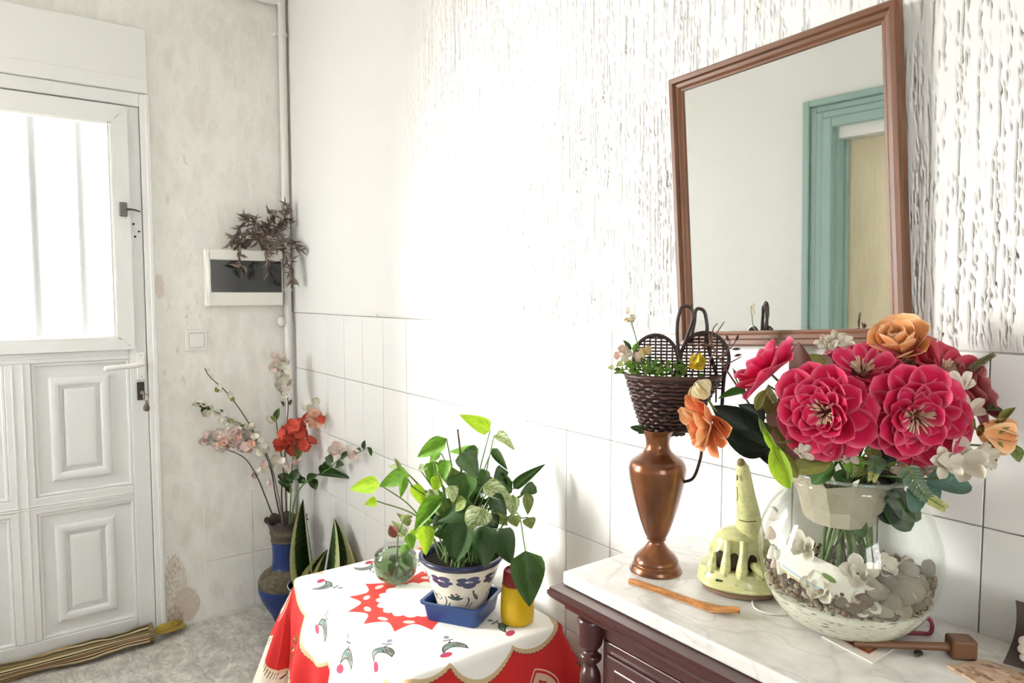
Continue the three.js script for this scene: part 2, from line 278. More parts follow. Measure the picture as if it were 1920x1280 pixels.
  // hardware
  const mWhite = mat(RGB(0.86, 0.85, 0.81), 0.25), mDark = mat(RGB(0.05, 0.042, 0.036), 0.4, { metalness: 0.5 }), mHole = mat(RGB(0.03, 0.03, 0.03), 0.9), mSteel = mat(RGB(0.55, 0.52, 0.48), 0.3, { metalness: 0.9 });
  const h = mesh('handle', rbx(-0.632, -0.602, 1.035, 1.142, 0.006, 0.017, 0.004), mWhite, d); h.userData.label = 'white lever handle on a long plate';
  mesh('lever', taper([V(-0.617, 1.098, 0.015), V(-0.617, 1.098, 0.045), V(-0.632, 1.097, 0.054), V(-0.68, 1.094, 0.056), V(-0.742, 1.09, 0.056)], (t) => lerp(0.0105, 0.009, t), 24, 10), mWhite, h);
  mesh('lever_tip', new THREE.SphereGeometry(0.009, 10, 8).translate(-0.742, 1.09, 0.056), mWhite, h);
  for (const y of [1.13, 1.047]) mesh('screw', new THREE.CylinderGeometry(0.0035, 0.0035, 0.003, 10).rotateX(Math.PI / 2).translate(-0.617, y, 0.0175), mSteel, h);
  const lp = mesh('lock_plate', rbx(-0.633, -0.607, 0.955, 1.026, 0.006, 0.014, 0.003), mDark, d); lp.userData.label = 'black lock plate';
  mesh('lock_cylinder', new THREE.CylinderGeometry(0.0075, 0.0075, 0.012, 16).rotateX(Math.PI / 2).translate(-0.617, 0.985, 0.016), mSteel, lp);
  const bl = mesh('bolt_catch', rbx(-0.674, -0.648, 1.665, 1.718, 0.016, 0.03, 0.003), mat(RGB(0.16, 0.15, 0.14), 0.45, { metalness: 0.6 }), d); bl.userData.label = 'dark grey bolt catch on the sash';
  mesh('bolt_lever', taper([V(-0.65, 1.692, 0.034), V(-0.63, 1.692, 0.036), V(-0.604, 1.686, 0.036)], (t) => lerp(0.004, 0.0025, t), 10, 8), mDark, bl);
  for (const [x, y] of [[-0.642, 1.638], [-0.625, 1.64], [-0.607, 1.612], [-0.621, 1.592]]) mesh('screw_hole', new THREE.CylinderGeometry(0.0042, 0.0042, 0.004, 12).rotateX(Math.PI / 2).translate(x, y, 0.006 + (x < -0.637 ? 0.011 : 0)), mHole, d);
  // roller-shutter box above
  const b = struct('trim_1', rbx(DX0 - 0.004, DX1 - 0.002, DTOP + 0.002, 2.38, -0.02, 0.03, 0.004), mDoor, 'white shutter box above the entrance door');
  mesh('box_lid_bead', rbx(DX0, DX1 - 0.006, DTOP + 0.052, DTOP + 0.056, 0.029, 0.032, 0.001), mDoor, b);
}
// key with its fob, hanging in the lock
{
  const k = thing('door_key', 'small key and dark fob hanging from the black door lock', 'key', [-0.617, 0.985, 0.016]);
  const mB = mat(RGB(0.3, 0.25, 0.17), 0.4, { metalness: 0.8 }), mF = mat(RGB(0.12, 0.1, 0.075), 0.55);
  mesh('blade', rbx(-0.002, 0.002, -0.006, 0.006, 0.004, 0.02, 0.0008), mB, k);
  mesh('bow', new THREE.TorusGeometry(0.009, 0.0028, 8, 20).rotateY(1.2).translate(0.002, -0.002, 0.03), mB, k);
  mesh('ring', new THREE.TorusGeometry(0.012, 0.0013, 8, 24).rotateY(0.5).translate(0.008, -0.016, 0.031), mat(RGB(0.6, 0.58, 0.55), 0.25, { metalness: 1 }), k);
  mesh('fob', slathe([[0, -0.072], [0.009, -0.069], [0.012, -0.06], [0.01, -0.05], [0.005, -0.043], [0.003, -0.032], [0, -0.026]], 20, 16).translate(0.009, 0, 0.029), mF, k);
}
// grille bars beyond the glass
{
  const mI = mat(RGB(0.17, 0.18, 0.18), 0.6);
  const g = thing('window_grille', 'iron grille of upright bars outside the door glass', 'grille', [-1.02, 0, -0.2]);
  for (const [x0, x1] of [[58, 72], [147, 157]]) { const p = onZ(x0 + 7, 420, -0.2).x + 1.02; mesh('bar', tube([V(p, 1.17, 0), V(p, 1.5, 0), V(p, 2.1, 0)], 0.015, 4, 8), mI, g); }
  for (const x of [-0.12, -0.29]) mesh('bar', tube([V(x, 1.17, 0), V(x, 1.5, 0), V(x, 2.1, 0)], 0.015, 4, 8), mI, g);
  for (const y of [1.15, 2.12]) mesh('cross_bar', rbx(-0.44, 0.44, y - 0.01, y + 0.01, -0.008, 0.008, 0.002), mI, g);
  for (const y of [1.15, 2.12]) for (const x of [-0.4, 0.4]) mesh('bracket', rbx(x - 0.012, x + 0.012, y - 0.006, y + 0.006, 0.005, 0.05, 0.002), mI, g);
}
// draught stopper: rolled striped cloth along the foot of the door
{
  const t = thing('draught_stopper', 'rolled striped brown cloth lying along the foot of the door', 'draught stopper', [-1.02, 0, 0.07]);
  const stripes = canvasTex(512, 256, (c, w, h) => {
    c.fillStyle = '#8a7a52'; c.fillRect(0, 0, w, h);
    const cols = ['#4d3c24', '#c2ad86', '#5f5c38', '#8a7450', '#33281a', '#cdbb98', '#7d4434', '#5a5534', '#9a8a62', '#463a26'];
    for (let y = 0, i = 0; y < h; i++) { const hh = 2 + rnd() * 8; c.fillStyle = cols[rnd() * cols.length | 0]; c.fillRect(0, y, w, hh); y += hh; }
    for (let i = 0; i < 3000; i++) { c.fillStyle = `rgba(${rnd() < 0.5 ? '40,30,15' : '225,210,170'},.10)`; c.fillRect(rnd() * w, rnd() * h, 5, 1); }
  }, { repeat: [1, 2] });
  const path = []; for (let i = 0; i <= 14; i++) { const u = i / 14, x = lerp(-0.52, 0.385, u); path.push(V(x, 0.033 + 0.004 * Math.sin(u * 9), 0.012 * Math.sin(u * 7 + 1) + 0.015 - 0.02 * sstep(0.7, 1, u))); }
  const g = taper(path, (u) => 0.04 + 0.004 * Math.sin(u * 19) - 0.008 * u, 90, 26), p = g.attributes.position;
  for (let i = 0; i < p.count; i++) {
    const x = p.getX(i), y = p.getY(i), z = p.getZ(i), a = Math.atan2(y - 0.03, z);
    const f = 1 + 0.16 * Math.sin(a * 3 + x * 7) + 0.08 * Math.sin(a * 7 - x * 11) + 0.08 * n3(x * 14, y * 20, z * 20); p.setXYZ(i, x, Math.max(0.001, 0.03 + (y - 0.03) * f), z * f);
  }
  g.computeVertexNormals();
  mesh('cloth_roll', g, mat(0xffffff, 0.95, { map: stripes }), t);
  const fr = []; for (let i = 0; i < 26; i++) { const a = i / 26 * 6.28, r = 0.026; fr.push(tube([V(0.372, 0.033 + Math.sin(a) * r, -0.005 + Math.cos(a) * r), V(0.395, 0.035 + Math.sin(a) * (r + 0.006), -0.005 + Math.cos(a) * (r + 0.008)), V(0.405, Math.max(0.006, 0.034 + Math.sin(a) * (r + 0.008)), -0.005 + Math.cos(a) * (r + 0.012))], 0.0042, 6, 5)); }
  mesh('cuff', fr, mat(0xffffff, 0.95, { map: stripes }), t).userData.label = 'gathered striped cuff';
  const y = mat(RGB(0.42, 0.3, 0.05), 0.75), yg = [];
  for (let i = 0; i < 16; i++) { const a = rr(-0.5, 0.6), l = rr(0.05, 0.13); yg.push(tube([V(0.395, 0.03, -0.005), V(0.4 + l * 0.5, 0.02 + rr(0, 0.03), -0.005 - 0.3 * l * Math.sin(a)), V(0.4 + l, 0.008 + rr(0, 0.03), -0.02 - l * 0.35 * Math.sin(a) - 0.02)], rr(0.004, 0.008), 8, 6)); }
  mesh('ribbon_tie', yg, y, t).userData.label = 'mustard yellow ribbon tie';
}
// ---------------------------------------------------------------- corner pipe, fuse box, switch
{
  const mP = mat(RGB(0.78, 0.76, 0.73), 0.5), X = -0.036, Z = 0.026;
  const p = thing('conduit_pipe', 'slim white painted conduit pipe running up the wall corner', 'pipe', [X, 0, Z]);
  mesh('tube', new THREE.CylinderGeometry(0.0165, 0.0165, CEIL, 20).translate(0, CEIL / 2, 0), mP, p);
  for (const [px, py] of [[540, 68], [548, 543], [548, 607]]) {
    const y = onZ(px, py, Z).y;
    const c = mesh('clamp', new THREE.CylinderGeometry(0.0215, 0.0215, 0.014, 20).translate(0, y, 0), mP, p);
    mesh('clamp_base', rbx(-0.032, -0.012, y - 0.006, y + 0.006, -Z, 0.006, 0.002), mP, c);
    if (py === 607) mesh('knot', new THREE.DodecahedronGeometry(0.019, 1).scale(0.8, 1.15, 0.7).translate(-0.032, y + 0.012, 0.006), mP, c);
  }
  mesh('elbow', tube([V(0, CEIL - 0.035, 0), V(-0.012, CEIL - 0.014, 0), V(-0.05, CEIL - 0.017, 0), V(-0.14, CEIL - 0.017, 0)], 0.0155, 20, 12), mP, p);
}
{
  const f = thing('fuse_box', 'white fuse box with smoked dark window on the wall', 'fuse box', [-0.374, 1.32, 0]);
  const m = mat(RGB(0.83, 0.815, 0.75), 0.35), w = 0.308, h = 0.234;
  mesh('housing', rbx(0, w, 0, h, 0, 0.052, 0.006), m, f);
  mesh('cover', [rbx(0.002, w - 0.002, 0.188, h - 0.001, 0.045, 0.066, 0.006), rbx(0.002, w - 0.002, 0.001, 0.058, 0.045, 0.066, 0.006), rbx(0.002, 0.014, 0.01, h - 0.01, 0.045, 0.066, 0.004), rbx(w - 0.008, w - 0.002, 0.01, h - 0.01, 0.045, 0.06, 0.003)], m, f);
  mesh('window', rbx(0.014, w - 0.006, 0.056, 0.19, 0.05, 0.0625, 0.003), mat(RGB(0.012, 0.014, 0.014), 0.14, { clearcoat: 0.4, clearcoatRoughness: 0.1 }), f).userData.label = 'smoked dark plastic window';
}
{
  const s = thing('light_switch', 'square white light switch beside the door', 'light switch', [-0.41, 1.183, 0]);
  const m = mat(RGB(0.81, 0.805, 0.77), 0.3);
  mesh('plate', rbx(-0.042, 0.042, -0.043, 0.043, 0, 0.010, 0.004), m, s);
  mesh('shadow_gap', rbx(-0.029, 0.031, -0.031, 0.029, 0.008, 0.0105, 0.001), mat(RGB(0.3, 0.29, 0.27), 0.8), s).userData.label = 'dark seam round the rocker';
  const r = mesh('rocker', rbx(-0.0275, 0.0295, -0.0295, 0.0275, 0.0085, 0.0145, 0.003), m, s); r.rotation.x = 0.03;
}
// ---------------------------------------------------------------- mirror, hung crooked and leaning off the wall
{
  const TL = V(-0.048, 1.768, 2.191), TR = V(-0.031, 1.791, 2.598), BL = V(-0.038, 1.272, 2.219);
  const o = thing('wall_mirror', 'rectangular mirror in a brown wooden frame, hung slightly crooked', 'mirror', BL);
  const u = TR.clone().sub(TL), w = u.length(), v = TL.clone().sub(BL); u.normalize(); const n = u.clone().cross(v.clone().normalize()).normalize(); if (n.x > 0) n.negate();
  const vv = n.clone().cross(u).normalize(); const h = v.dot(vv);
  const up = h < 0 ? vv.clone().negate() : vv, H = Math.abs(h);
  o.quaternion.setFromRotationMatrix(new THREE.Matrix4().makeBasis(u, up, u.clone().cross(up)));
  const S = u.clone().cross(up).dot(n) > 0 ? 1 : -1;           // local z that faces the room
  const wood = (seed) => pixTex(512, 128, (a, b) => { const g = n2(a * 2 + seed, b * 22 + seed), k = n2(a * 6 + seed, b * 90), q = 1 + 0.1 * g + 0.12 * k; return [110 * q, 70 * q, 45 * q]; }, { repeat: [2, 10] });
  const mw = mat(0xffffff, 0.42, { map: wood(3) }), F = 0.0265, D = 0.02;
  // moulded frame profile: outer roll, hollow, inner lip
  const prof = [[0, 0], [0, D * 0.75], [0.004, D], [0.011, D * 0.98], [0.0135, D * 0.72], [0.019, D * 0.66], [0.023, D * 0.5], [F, D * 0.45], [F, 0]];
  const side = (a, b, ia, ib) => {                              // mitred length from outer a->b with inner ia->ib
    const pos = [], idx = [], uv = [], N = prof.length, L = a.distanceTo(b);
    for (const [o0, i0, t] of [[a, ia, 0], [b, ib, L]]) for (const [p, z] of prof) { const q = o0.clone().lerp(i0, p / F); pos.push(q.x, q.y, S * z); uv.push(t, p); }
    for (let k = 0; k + 1 < N; k++) idx.push(k, k + 1, N + k, k + 1, N + k + 1, N + k);
    const g = new THREE.BufferGeometry(); g.setAttribute('position', new THREE.Float32BufferAttribute(pos, 3)); g.setAttribute('uv', new THREE.Float32BufferAttribute(uv, 2)); g.setIndex(idx);
    const q = g.toNonIndexed(); q.computeVertexNormals(); return q;
  };
  const o4 = [V(0, 0, 0), V(w, 0, 0), V(w, H, 0), V(0, H, 0)], i4 = [V(F, F, 0), V(w - F, F, 0), V(w - F, H - F, 0), V(F, H - F, 0)];
  for (let k = 0; k < 4; k++) mesh('frame_side', side(o4[k], o4[(k + 1) % 4], i4[k], i4[(k + 1) % 4]), mw, o);
  const zb = S > 0 ? [-0.006, 0.001] : [-0.001, 0.006];
  mesh('backing', bx(0.003, w - 0.003, 0.003, H - 0.003, ...zb), mat(RGB(0.2, 0.13, 0.08), 0.8), o);
  mesh('mirror_glass', new THREE.PlaneGeometry(w - 2 * F + 0.004, H - 2 * F + 0.004).rotateY(S > 0 ? 0 : Math.PI).translate(w / 2, H / 2, S * 0.006), mat(RGB(0.93, 0.95, 0.94), 0.02, { metalness: 1 }), o).userData.label = 'silvered mirror glass';
}
// ---------------------------------------------------------------- sideboard with its marble slab
const mMahog = mat(RGB(0.060, 0.016, 0.015), 0.28, { clearcoat: 0.35, clearcoatRoughness: 0.2 });
{
  const Z0 = 2.24, Z1 = 3.3, XF = -0.315, TOPY = 0.876;
  const c = thing('sideboard', 'dark mahogany sideboard with turned corner columns under the marble slab', 'sideboard', [0, 0, 0]);
  // moulded cornice: extruded profile mitred round the front
  const prof = [[0, 0], [0.012, 0], [0.02, 0.006], [0.022, 0.014], [0.03, 0.017], [0.038, 0.024], [0.042, 0.03], [0.042, 0.036], [0.034, 0.04], [0, 0.042]];
  const ring = (o) => [V(-0.012, 0, Z0 - o), V(XF - o, 0, Z0 - o), V(XF - o, 0, Z1 + o), V(-0.012, 0, Z1 + o)];
  const cp = [];
  for (let k = 0; k < 3; k++) {
    const pos = [], idx = [], N = prof.length;
    for (const e of [0, 1]) for (const [o, y] of prof) { const q = ring(o)[k + e]; pos.push(q.x, TOPY - 0.042 + y, q.z); }
    for (let i = 0; i + 1 < N; i++) idx.push(i, N + i, i + 1, i + 1, N + i, N + i + 1);
    const g = new THREE.BufferGeometry(); g.setAttribute('position', new THREE.Float32BufferAttribute(pos, 3)); g.setIndex(idx); const q = g.toNonIndexed(); q.computeVertexNormals(); cp.push(q);
  }
  cp.push(bx(XF - 0.04, -0.012, TOPY - 0.006, TOPY, Z0 - 0.038, Z1 + 0.038));
  mesh('cornice', cp, mMahog, c);
  mesh('body', rbx(XF + 0.02, -0.012, 0.06, TOPY - 0.03, Z0 + 0.03, Z1 - 0.02, 0.003), mMahog, c);
  mesh('plinth', rbx(XF - 0.008, -0.012, 0, 0.07, Z0, Z1, 0.005), mMahog, c);
  mesh('apron', rbx(XF + 0.004, XF + 0.03, TOPY - 0.07, TOPY - 0.036, Z0 + 0.02, Z1 - 0.02, 0.003), mMahog, c);
  // turned corner columns
  const col = slathe([[0, 0.07], [0.02, 0.07], [0.021, 0.12], [0.013, 0.135], [0.019, 0.15], [0.013, 0.165], [0.015, 0.3], [0.018, 0.44], [0.014, 0.57], [0.011, 0.61], [0.018, 0.62], [0.019, 0.63], [0.012, 0.638], [0.018, 0.648], [0.018, 0.658], [0.011, 0.668], [0.017, 0.7], [0.0175, 0.735], [0.012, 0.752], [0.012, 0.757], [0.018, 0.764], [0.018, 0.772], [0.012, 0.779], [0.019, 0.79], [0.022, 0.81], [0.021, 0.834], [0, 0.836]], 150, 24);
  for (const z of [Z0 + 0.022, Z1 - 0.022]) mesh('column', col.clone().translate(XF, 0, z), mMahog, c);
  // doors with bevelled, arch-topped mouldings
  const arch = (z0, z1, y0, y1, inset) => {
    const s = new THREE.Shape(), a = z0 + inset, b = z1 - inset, t = y1 - inset, r = 0.045;
    s.moveTo(a, y0 + inset); s.lineTo(b, y0 + inset); s.lineTo(b, t - r); s.quadraticCurveTo(b - 0.006, t - 0.012, b - r, t - 0.005); s.lineTo(b - r - 0.01, t); s.lineTo(a, t); s.closePath(); return s;
  };
  const dz = (Z1 - Z0 - 0.09) / 4;
  for (let k = 0; k < 4; k++) {
    const z0 = Z0 + 0.045 + k * dz, z1 = z0 + dz - 0.006, y0 = 0.09, y1 = TOPY - 0.072;
    const d = mesh('door', rbx(XF + 0.006, XF + 0.02, y0, y1, z0, z1, 0.003), mMahog, c);
    for (const [ins, h, b] of [[0.016, 0.006, 0.005], [0.034, 0.003, 0.008]]) {
      const g = new THREE.ExtrudeGeometry(arch(z0, z1, y0, y1, ins + b), { depth: h * 0.4, bevelEnabled: true, bevelThickness: h, bevelSize: b, bevelSegments: 4, curveSegments: 14 });
      g.rotateY(-Math.PI / 2).translate(XF + 0.006 - (ins > 0.02 ? 0.006 : 0), 0, 0); // x (shape) runs along z
      mesh('panel_moulding', g, mMahog, d);
    }
    const kn = slathe([[0, 0], [0.006, 0.001], [0.005, 0.008], [0.011, 0.013], [0.012, 0.019], [0, 0.024]], 20, 16).rotateZ(Math.PI / 2).translate(XF - 0.004, 0.45, k % 2 ? z0 + 0.03 : z1 - 0.03);
    mesh('knob', kn, mat(RGB(0.3, 0.2, 0.08), 0.35, { metalness: 0.8 }), d);
  }
}
const SLAB = 0.9;
{
  const marble = pixTex(1024, 1024, (u, v) => {
    const w = tn(u, v, 4, 1) * 0.05, a = tn(u + w, v + w, 6, 2), b = tn(u + w, v, 22, 3), c = tn(u, v, 60, 4), vein = Math.pow(1 - Math.min(1, Math.abs(tn(u + w * 2, v - w, 7, 8)) * 5), 3);
    const q = 226 + 10 * a + 8 * b + 4 * c - 17 * vein; return [q, q - 2 - 2 * vein, q - 8 + 3 * b];
  }, { repeat: [1 / 0.5, 1 / 0.5] });
  const m = mesh('marble_slab', rbx(-0.332, -0.008, 0.8762, SLAB, 2.208, 3.33, 0.005, 3), mat(0xffffff, 0.22, { map: marble }));
  tag(m, 'pale veined marble slab lying on the mahogany sideboard', 'marble slab');
}
// ---------------------------------------------------------------- small table under its printed cloth
const TY = 0.62, TX0 = -0.46, TX1 = -0.085, TZ0 = 1.295, TZ1 = 1.9;
{
  const t = thing('side_table', 'small wooden table hidden under the red and white tablecloth', 'table', [(TX0 + TX1) / 2, 0, (TZ0 + TZ1) / 2]);
  const m = mat(RGB(0.24, 0.13, 0.07), 0.5), a = (TX1 - TX0) / 2 - 0.004, b = (TZ1 - TZ0) / 2 - 0.004;
  mesh('tabletop', rbx(-a, a, TY - 0.026, TY - 0.002, -b, b, 0.006), m, t);
  for (const sx of [-1, 1]) for (const sz of [-1, 1]) mesh('leg', rbx(sx * (a - 0.03) - 0.018, sx * (a - 0.03) + 0.018, 0, TY - 0.026, sz * (b - 0.03) - 0.018, sz * (b - 0.03) + 0.018, 0.004), m, t);
  for (const q of [-b + 0.028, b - 0.028]) mesh('apron', rbx(-a + 0.05, a - 0.05, TY - 0.09, TY - 0.026, q - 0.008, q + 0.008), m, t);
}
{
  // print: white field with a red scalloped rosette, a ring of cockerels, a wavy red border with hearts, cream outside
  const S = 1.36, N = 2048, K = N / S;
  const print = canvasTex(N, N, (c) => {
    c.fillStyle = '#f3f0ea'; c.fillRect(0, 0, N, N); c.translate(N / 2, N / 2); c.scale(K, K);
    const wavy = (R, amp, n, ph = 0, pow = 1) => { c.beginPath(); for (let i = 0; i <= 720; i++) { const a = i / 720 * 6.28319, s = Math.abs(Math.sin(a * n / 2 + ph)), r = R + amp * (Math.pow(s, pow) - 0.5) * 2; c.lineTo(Math.cos(a) * r, Math.sin(a) * r); } c.closePath(); };
    const red = '#c8201f';
    c.fillStyle = '#e9dfcc'; c.fillRect(-1, -1, 2, 2);
    c.fillStyle = '#d9c9a6'; wavy(0.555, 0.022, 20, 0.4); c.fill();
    c.strokeStyle = '#4a3a26'; c.lineWidth = 0.003; for (let i = 0; i < 300; i++) { const a = i / 300 * 6.283, r = 0.545 + 0.02 * Math.sin(a * 20); c.beginPath(); c.moveTo(Math.cos(a) * r, Math.sin(a) * r); c.lineTo(Math.cos(a) * (r + 0.02), Math.sin(a) * (r + 0.02)); c.stroke(); }
    c.fillStyle = red; wavy(0.54, 0.022, 20, 0.4); c.fill();
    c.fillStyle = '#cbb489'; wavy(0.352, 0.022, 13, 0.3, 0.8); c.fill();
    c.strokeStyle = '#54452f'; c.lineWidth = 0.0022; c.setLineDash([0.005, 0.006]); wavy(0.352, 0.022, 13, 0.3, 0.8); c.stroke(); c.setLineDash([]);
    c.fillStyle = '#f6f4ef'; wavy(0.34, 0.022, 13, 0.3, 0.8); c.fill();
    // rosette
    c.fillStyle = '#e0443c'; wavy(0.156, -0.018, 13, 0.2, 0.9); c.fill();
    c.fillStyle = '#f6f4ef'; wavy(0.098, 0.005, 18); c.fill();
    for (let i = 0; i < 12; i++) { const a = i / 12 * 6.283 + 0.15; c.save(); c.rotate(a); c.translate(0.128, 0); c.fillStyle = '#f3dcd4'; c.beginPath(); c.ellipse(0, 0, 0.008, 0.014, 0, 0, 7); c.fill(); c.restore(); }
    // cockerels
    for (let i = 0; i < 11; i++) {
      c.save(); c.rotate(i / 11 * 6.283 + 0.1); c.translate(0.262, 0); c.rotate(Math.PI / 2); c.scale(1.05, 1.05);
      c.strokeStyle = '#3d433d'; c.fillStyle = '#8d948a'; c.lineWidth = 0.0028;
      c.beginPath(); c.moveTo(-0.03, -0.004); c.quadraticCurveTo(-0.018, 0.022, 0.004, 0.014); c.quadraticCurveTo(0.02, 0.006, 0.02, -0.016); c.quadraticCurveTo(0.012, -0.004, -0.002, -0.002); c.quadraticCurveTo(-0.014, -0.004, -0.03, -0.018); c.closePath(); c.fill(); c.stroke();
      for (const q of [-0.026, -0.018, -0.01]) { c.beginPath(); c.moveTo(q, -0.004); c.lineTo(q + 0.012, 0.01); c.stroke(); }
      c.fillStyle = '#5e8a80'; c.beginPath(); c.ellipse(0.004, 0.006, 0.007, 0.004, 0.3, 0, 7); c.fill();
      c.fillStyle = '#b9405c'; c.beginPath(); c.ellipse(0.018, -0.026, 0.013, 0.009, -0.2, 0, 7); c.fill();
      c.fillStyle = '#2c302c'; c.beginPath(); c.moveTo(-0.004, 0.014); c.lineTo(-0.008, 0.03); c.lineTo(0.002, 0.014); c.fill(); c.fillRect(-0.014, 0.028, 0.022, 0.003);
      c.fillStyle = '#8d93a6'; c.beginPath(); c.ellipse(-0.004, 0.043, 0.006, 0.007, 0, 0, 7); c.fill();
      c.restore();
    }
    // hearts and gilt bouquets in the red border
    for (let i = 0; i < 18; i++) {
      c.save(); c.rotate(i / 18 * 6.283 + 0.25); c.translate(0.445, 0); c.rotate(Math.PI / 2);
      if (i % 2) {
        const heart = (s) => { c.beginPath(); c.moveTo(0, 0.042 * s); c.bezierCurveTo(-0.055 * s, 0.01 * s, -0.045 * s, -0.04 * s, 0, -0.018 * s); c.bezierCurveTo(0.045 * s, -0.04 * s, 0.055 * s, 0.01 * s, 0, 0.042 * s); };
        c.strokeStyle = '#e6c9b0'; c.lineWidth = 0.003; heart(1.15); c.stroke(); c.fillStyle = '#d8b49c'; heart(0.95); c.fill(); c.fillStyle = '#b03a33'; heart(0.55); c.fill(); c.fillStyle = '#e2c6a6';
        for (let q = 0; q < 16; q++) { c.beginPath(); c.arc(rr(-0.02, 0.02), rr(-0.02, 0.02), 0.0026, 0, 7); c.fill(); }
      } else for (let q = 0; q < 46; q++) { const a = rr(0, 6.28), r = 0.036 * Math.sqrt(rnd()); c.fillStyle = ['#d8b268', '#8a6a2e', '#5a4a22', '#e8d4a2', '#9a3a20', '#3c3a20'][rnd() * 6 | 0]; c.beginPath(); c.ellipse(Math.cos(a) * r, Math.sin(a) * r * 1.2, 0.0035 + rnd() * 0.005, 0.003 + rnd() * 0.003, rnd() * 3, 0, 7); c.fill(); }
      c.restore();
    }
    // small sprigs
    for (let i = 0; i < 120; i++) { const a = rr(0, 6.28), r = rr(0.57, 0.85); c.fillStyle = ['#8a7f74', '#b5544a', '#6f6a5a'][rnd() * 3 | 0]; c.beginPath(); c.arc(Math.cos(a) * r, Math.sin(a) * r, 0.003 + rnd() * 0.004, 0, 7); c.fill(); }
  });
  // drape: every point of the flat cloth is laid on the top or let down over the nearest edge
  const cx = (TX0 + TX1) / 2, cz = (TZ0 + TZ1) / 2, hx = (TX1 - TX0) / 2, hz = (TZ1 - TZ0) / 2, DROP = 0.33, R = 0.012, n = 150;
  const ex = hx + DROP, ez = hz + DROP, pos = [], uv = [], idx = [];
  for (let j = 0; j <= n; j++) for (let i = 0; i <= n; i++) {
    const gx = lerp(-1, 1, i / n) * ex, gz = lerp(-1, 1, j / n) * ez;
    const qx = clamp(gx, -hx, hx), qz = clamp(gz, -hz, hz), dx = gx - qx, dz = gz - qz, d = Math.hypot(dx, dz);
    let x = qx, y = TY + 0.0015 + 0.0012 * n2(gx * 9, gz * 9) * (d ? 0 : 1), z = qz;
    if (d > 1e-6) {
      const nx = dx / d, nz = dz / d, a = Math.min(d / R, Math.PI / 2), down = Math.max(0, d - R * Math.PI / 2);
      const per = Math.abs(nx) > 0.999 ? qz * 15 : Math.abs(nz) > 0.999 ? qx * 15 + 2 : Math.atan2(nz, nx) * 2.6 * Math.sign(qx * qz) + (qz * 15);
      const fold = sstep(0.02, 0.2, down) * (0.017 * Math.sin(per * 1.9 + 0.6) + 0.010 * Math.sin(per * 4.3 + 1.4));
      const corner = Math.abs(nx * nz) * 2;
      let out = R * Math.sin(a) + down * (0.10 + 0.30 * corner) + fold + 0.01 * sstep(0, 0.1, down);
      out = Math.max(out, R * Math.sin(a) + 0.004);
      const ox = nx > 0 ? Math.min(nx * out, 0.062) : nx * out;
      x = qx + ox; z = qz + nz * out; y = TY + 0.0015 - R * (1 - Math.cos(a)) - down * Math.sqrt(Math.max(0.2, 1 - Math.pow(0.10 + 0.3 * corner, 2)));
    }
    pos.push(x + cx, y, z + cz); uv.push(0.5 + gx / S, 0.5 - gz / S);
    if (i < n && j < n) { const k = j * (n + 1) + i; idx.push(k, k + n + 1, k + 1, k + 1, k + n + 1, k + n + 2); }
  }
  const g = new THREE.BufferGeometry(); g.setAttribute('position', new THREE.Float32BufferAttribute(pos, 3)); g.setAttribute('uv', new THREE.Float32BufferAttribute(uv, 2)); g.setIndex(idx); g.computeVertexNormals();
  const weave = pixTex(128, 128, (u, v) => { const q = 128 + 60 * Math.sin(u * 6.283 * 16) * Math.sin(v * 6.283 * 16); return [q, q, q]; }, { srgb: false, repeat: [40, 40] });
  tag(mesh('tablecloth', g, mat(0xffffff, 0.75, { map: print, bumpMap: weave, bumpScale: 0.0002 })), 'white and red printed tablecloth with cockerels and hearts', 'tablecloth');
}
// ---------------------------------------------------------------- things on the small table (not the plants)
{
  // blue plastic tray, turned on the cloth
  const ctr = V(-0.233, TY + 0.003, 1.735), t = thing('plastic_tray', 'square blue plastic tray under the painted flowerpot', 'tray', ctr); t.rotation.y = -1.01;
  const m = mat(RGB(0.008, 0.04, 0.16), 0.3), h = 0.046, ring = (hw, hl, r, y) => { const o = []; for (let k = 0; k < 4; k++) for (let q = 0; q <= 6; q++) { const a = k * Math.PI / 2 + q / 6 * Math.PI / 2, sx = [1, -1, -1, 1][k], sz = [1, 1, -1, -1][k]; o.push(V(sx * (hw - r) + Math.cos(a) * r, y, sz * (hl - r) + Math.sin(a) * r)); } return o; };
  const skin = (rings, cap0, cap1) => { const pos = [], idx = [], N = rings[0].length; rings.forEach((r) => r.forEach((p) => pos.push(p.x, p.y, p.z))); for (let k = 0; k + 1 < rings.length; k++) for (let i = 0; i < N; i++) { const a = k * N + i, b = k * N + (i + 1) % N; idx.push(a, a + N, b, b, a + N, b + N); } for (const [k, f] of [[0, cap0], [rings.length - 1, cap1]]) if (f) for (let i = 1; i + 1 < N; i++) idx.push(k * N, k * N + i, k * N + i + 1); const g = new THREE.BufferGeometry(); g.setAttribute('position', new THREE.Float32BufferAttribute(pos, 3)); g.setIndex(idx); const q = g.toNonIndexed(); q.computeVertexNormals(); return q; };
  mesh('shell', skin([ring(0.062, 0.058, 0.012, 0), ring(0.064, 0.06, 0.013, 0.002), ring(0.07, 0.066, 0.013, h * 0.85), ring(0.076, 0.072, 0.014, h * 0.9), ring(0.077, 0.073, 0.014, h), ring(0.069, 0.065, 0.012, h), ring(0.062, 0.058, 0.012, 0.004)], true, true), m, t);
}
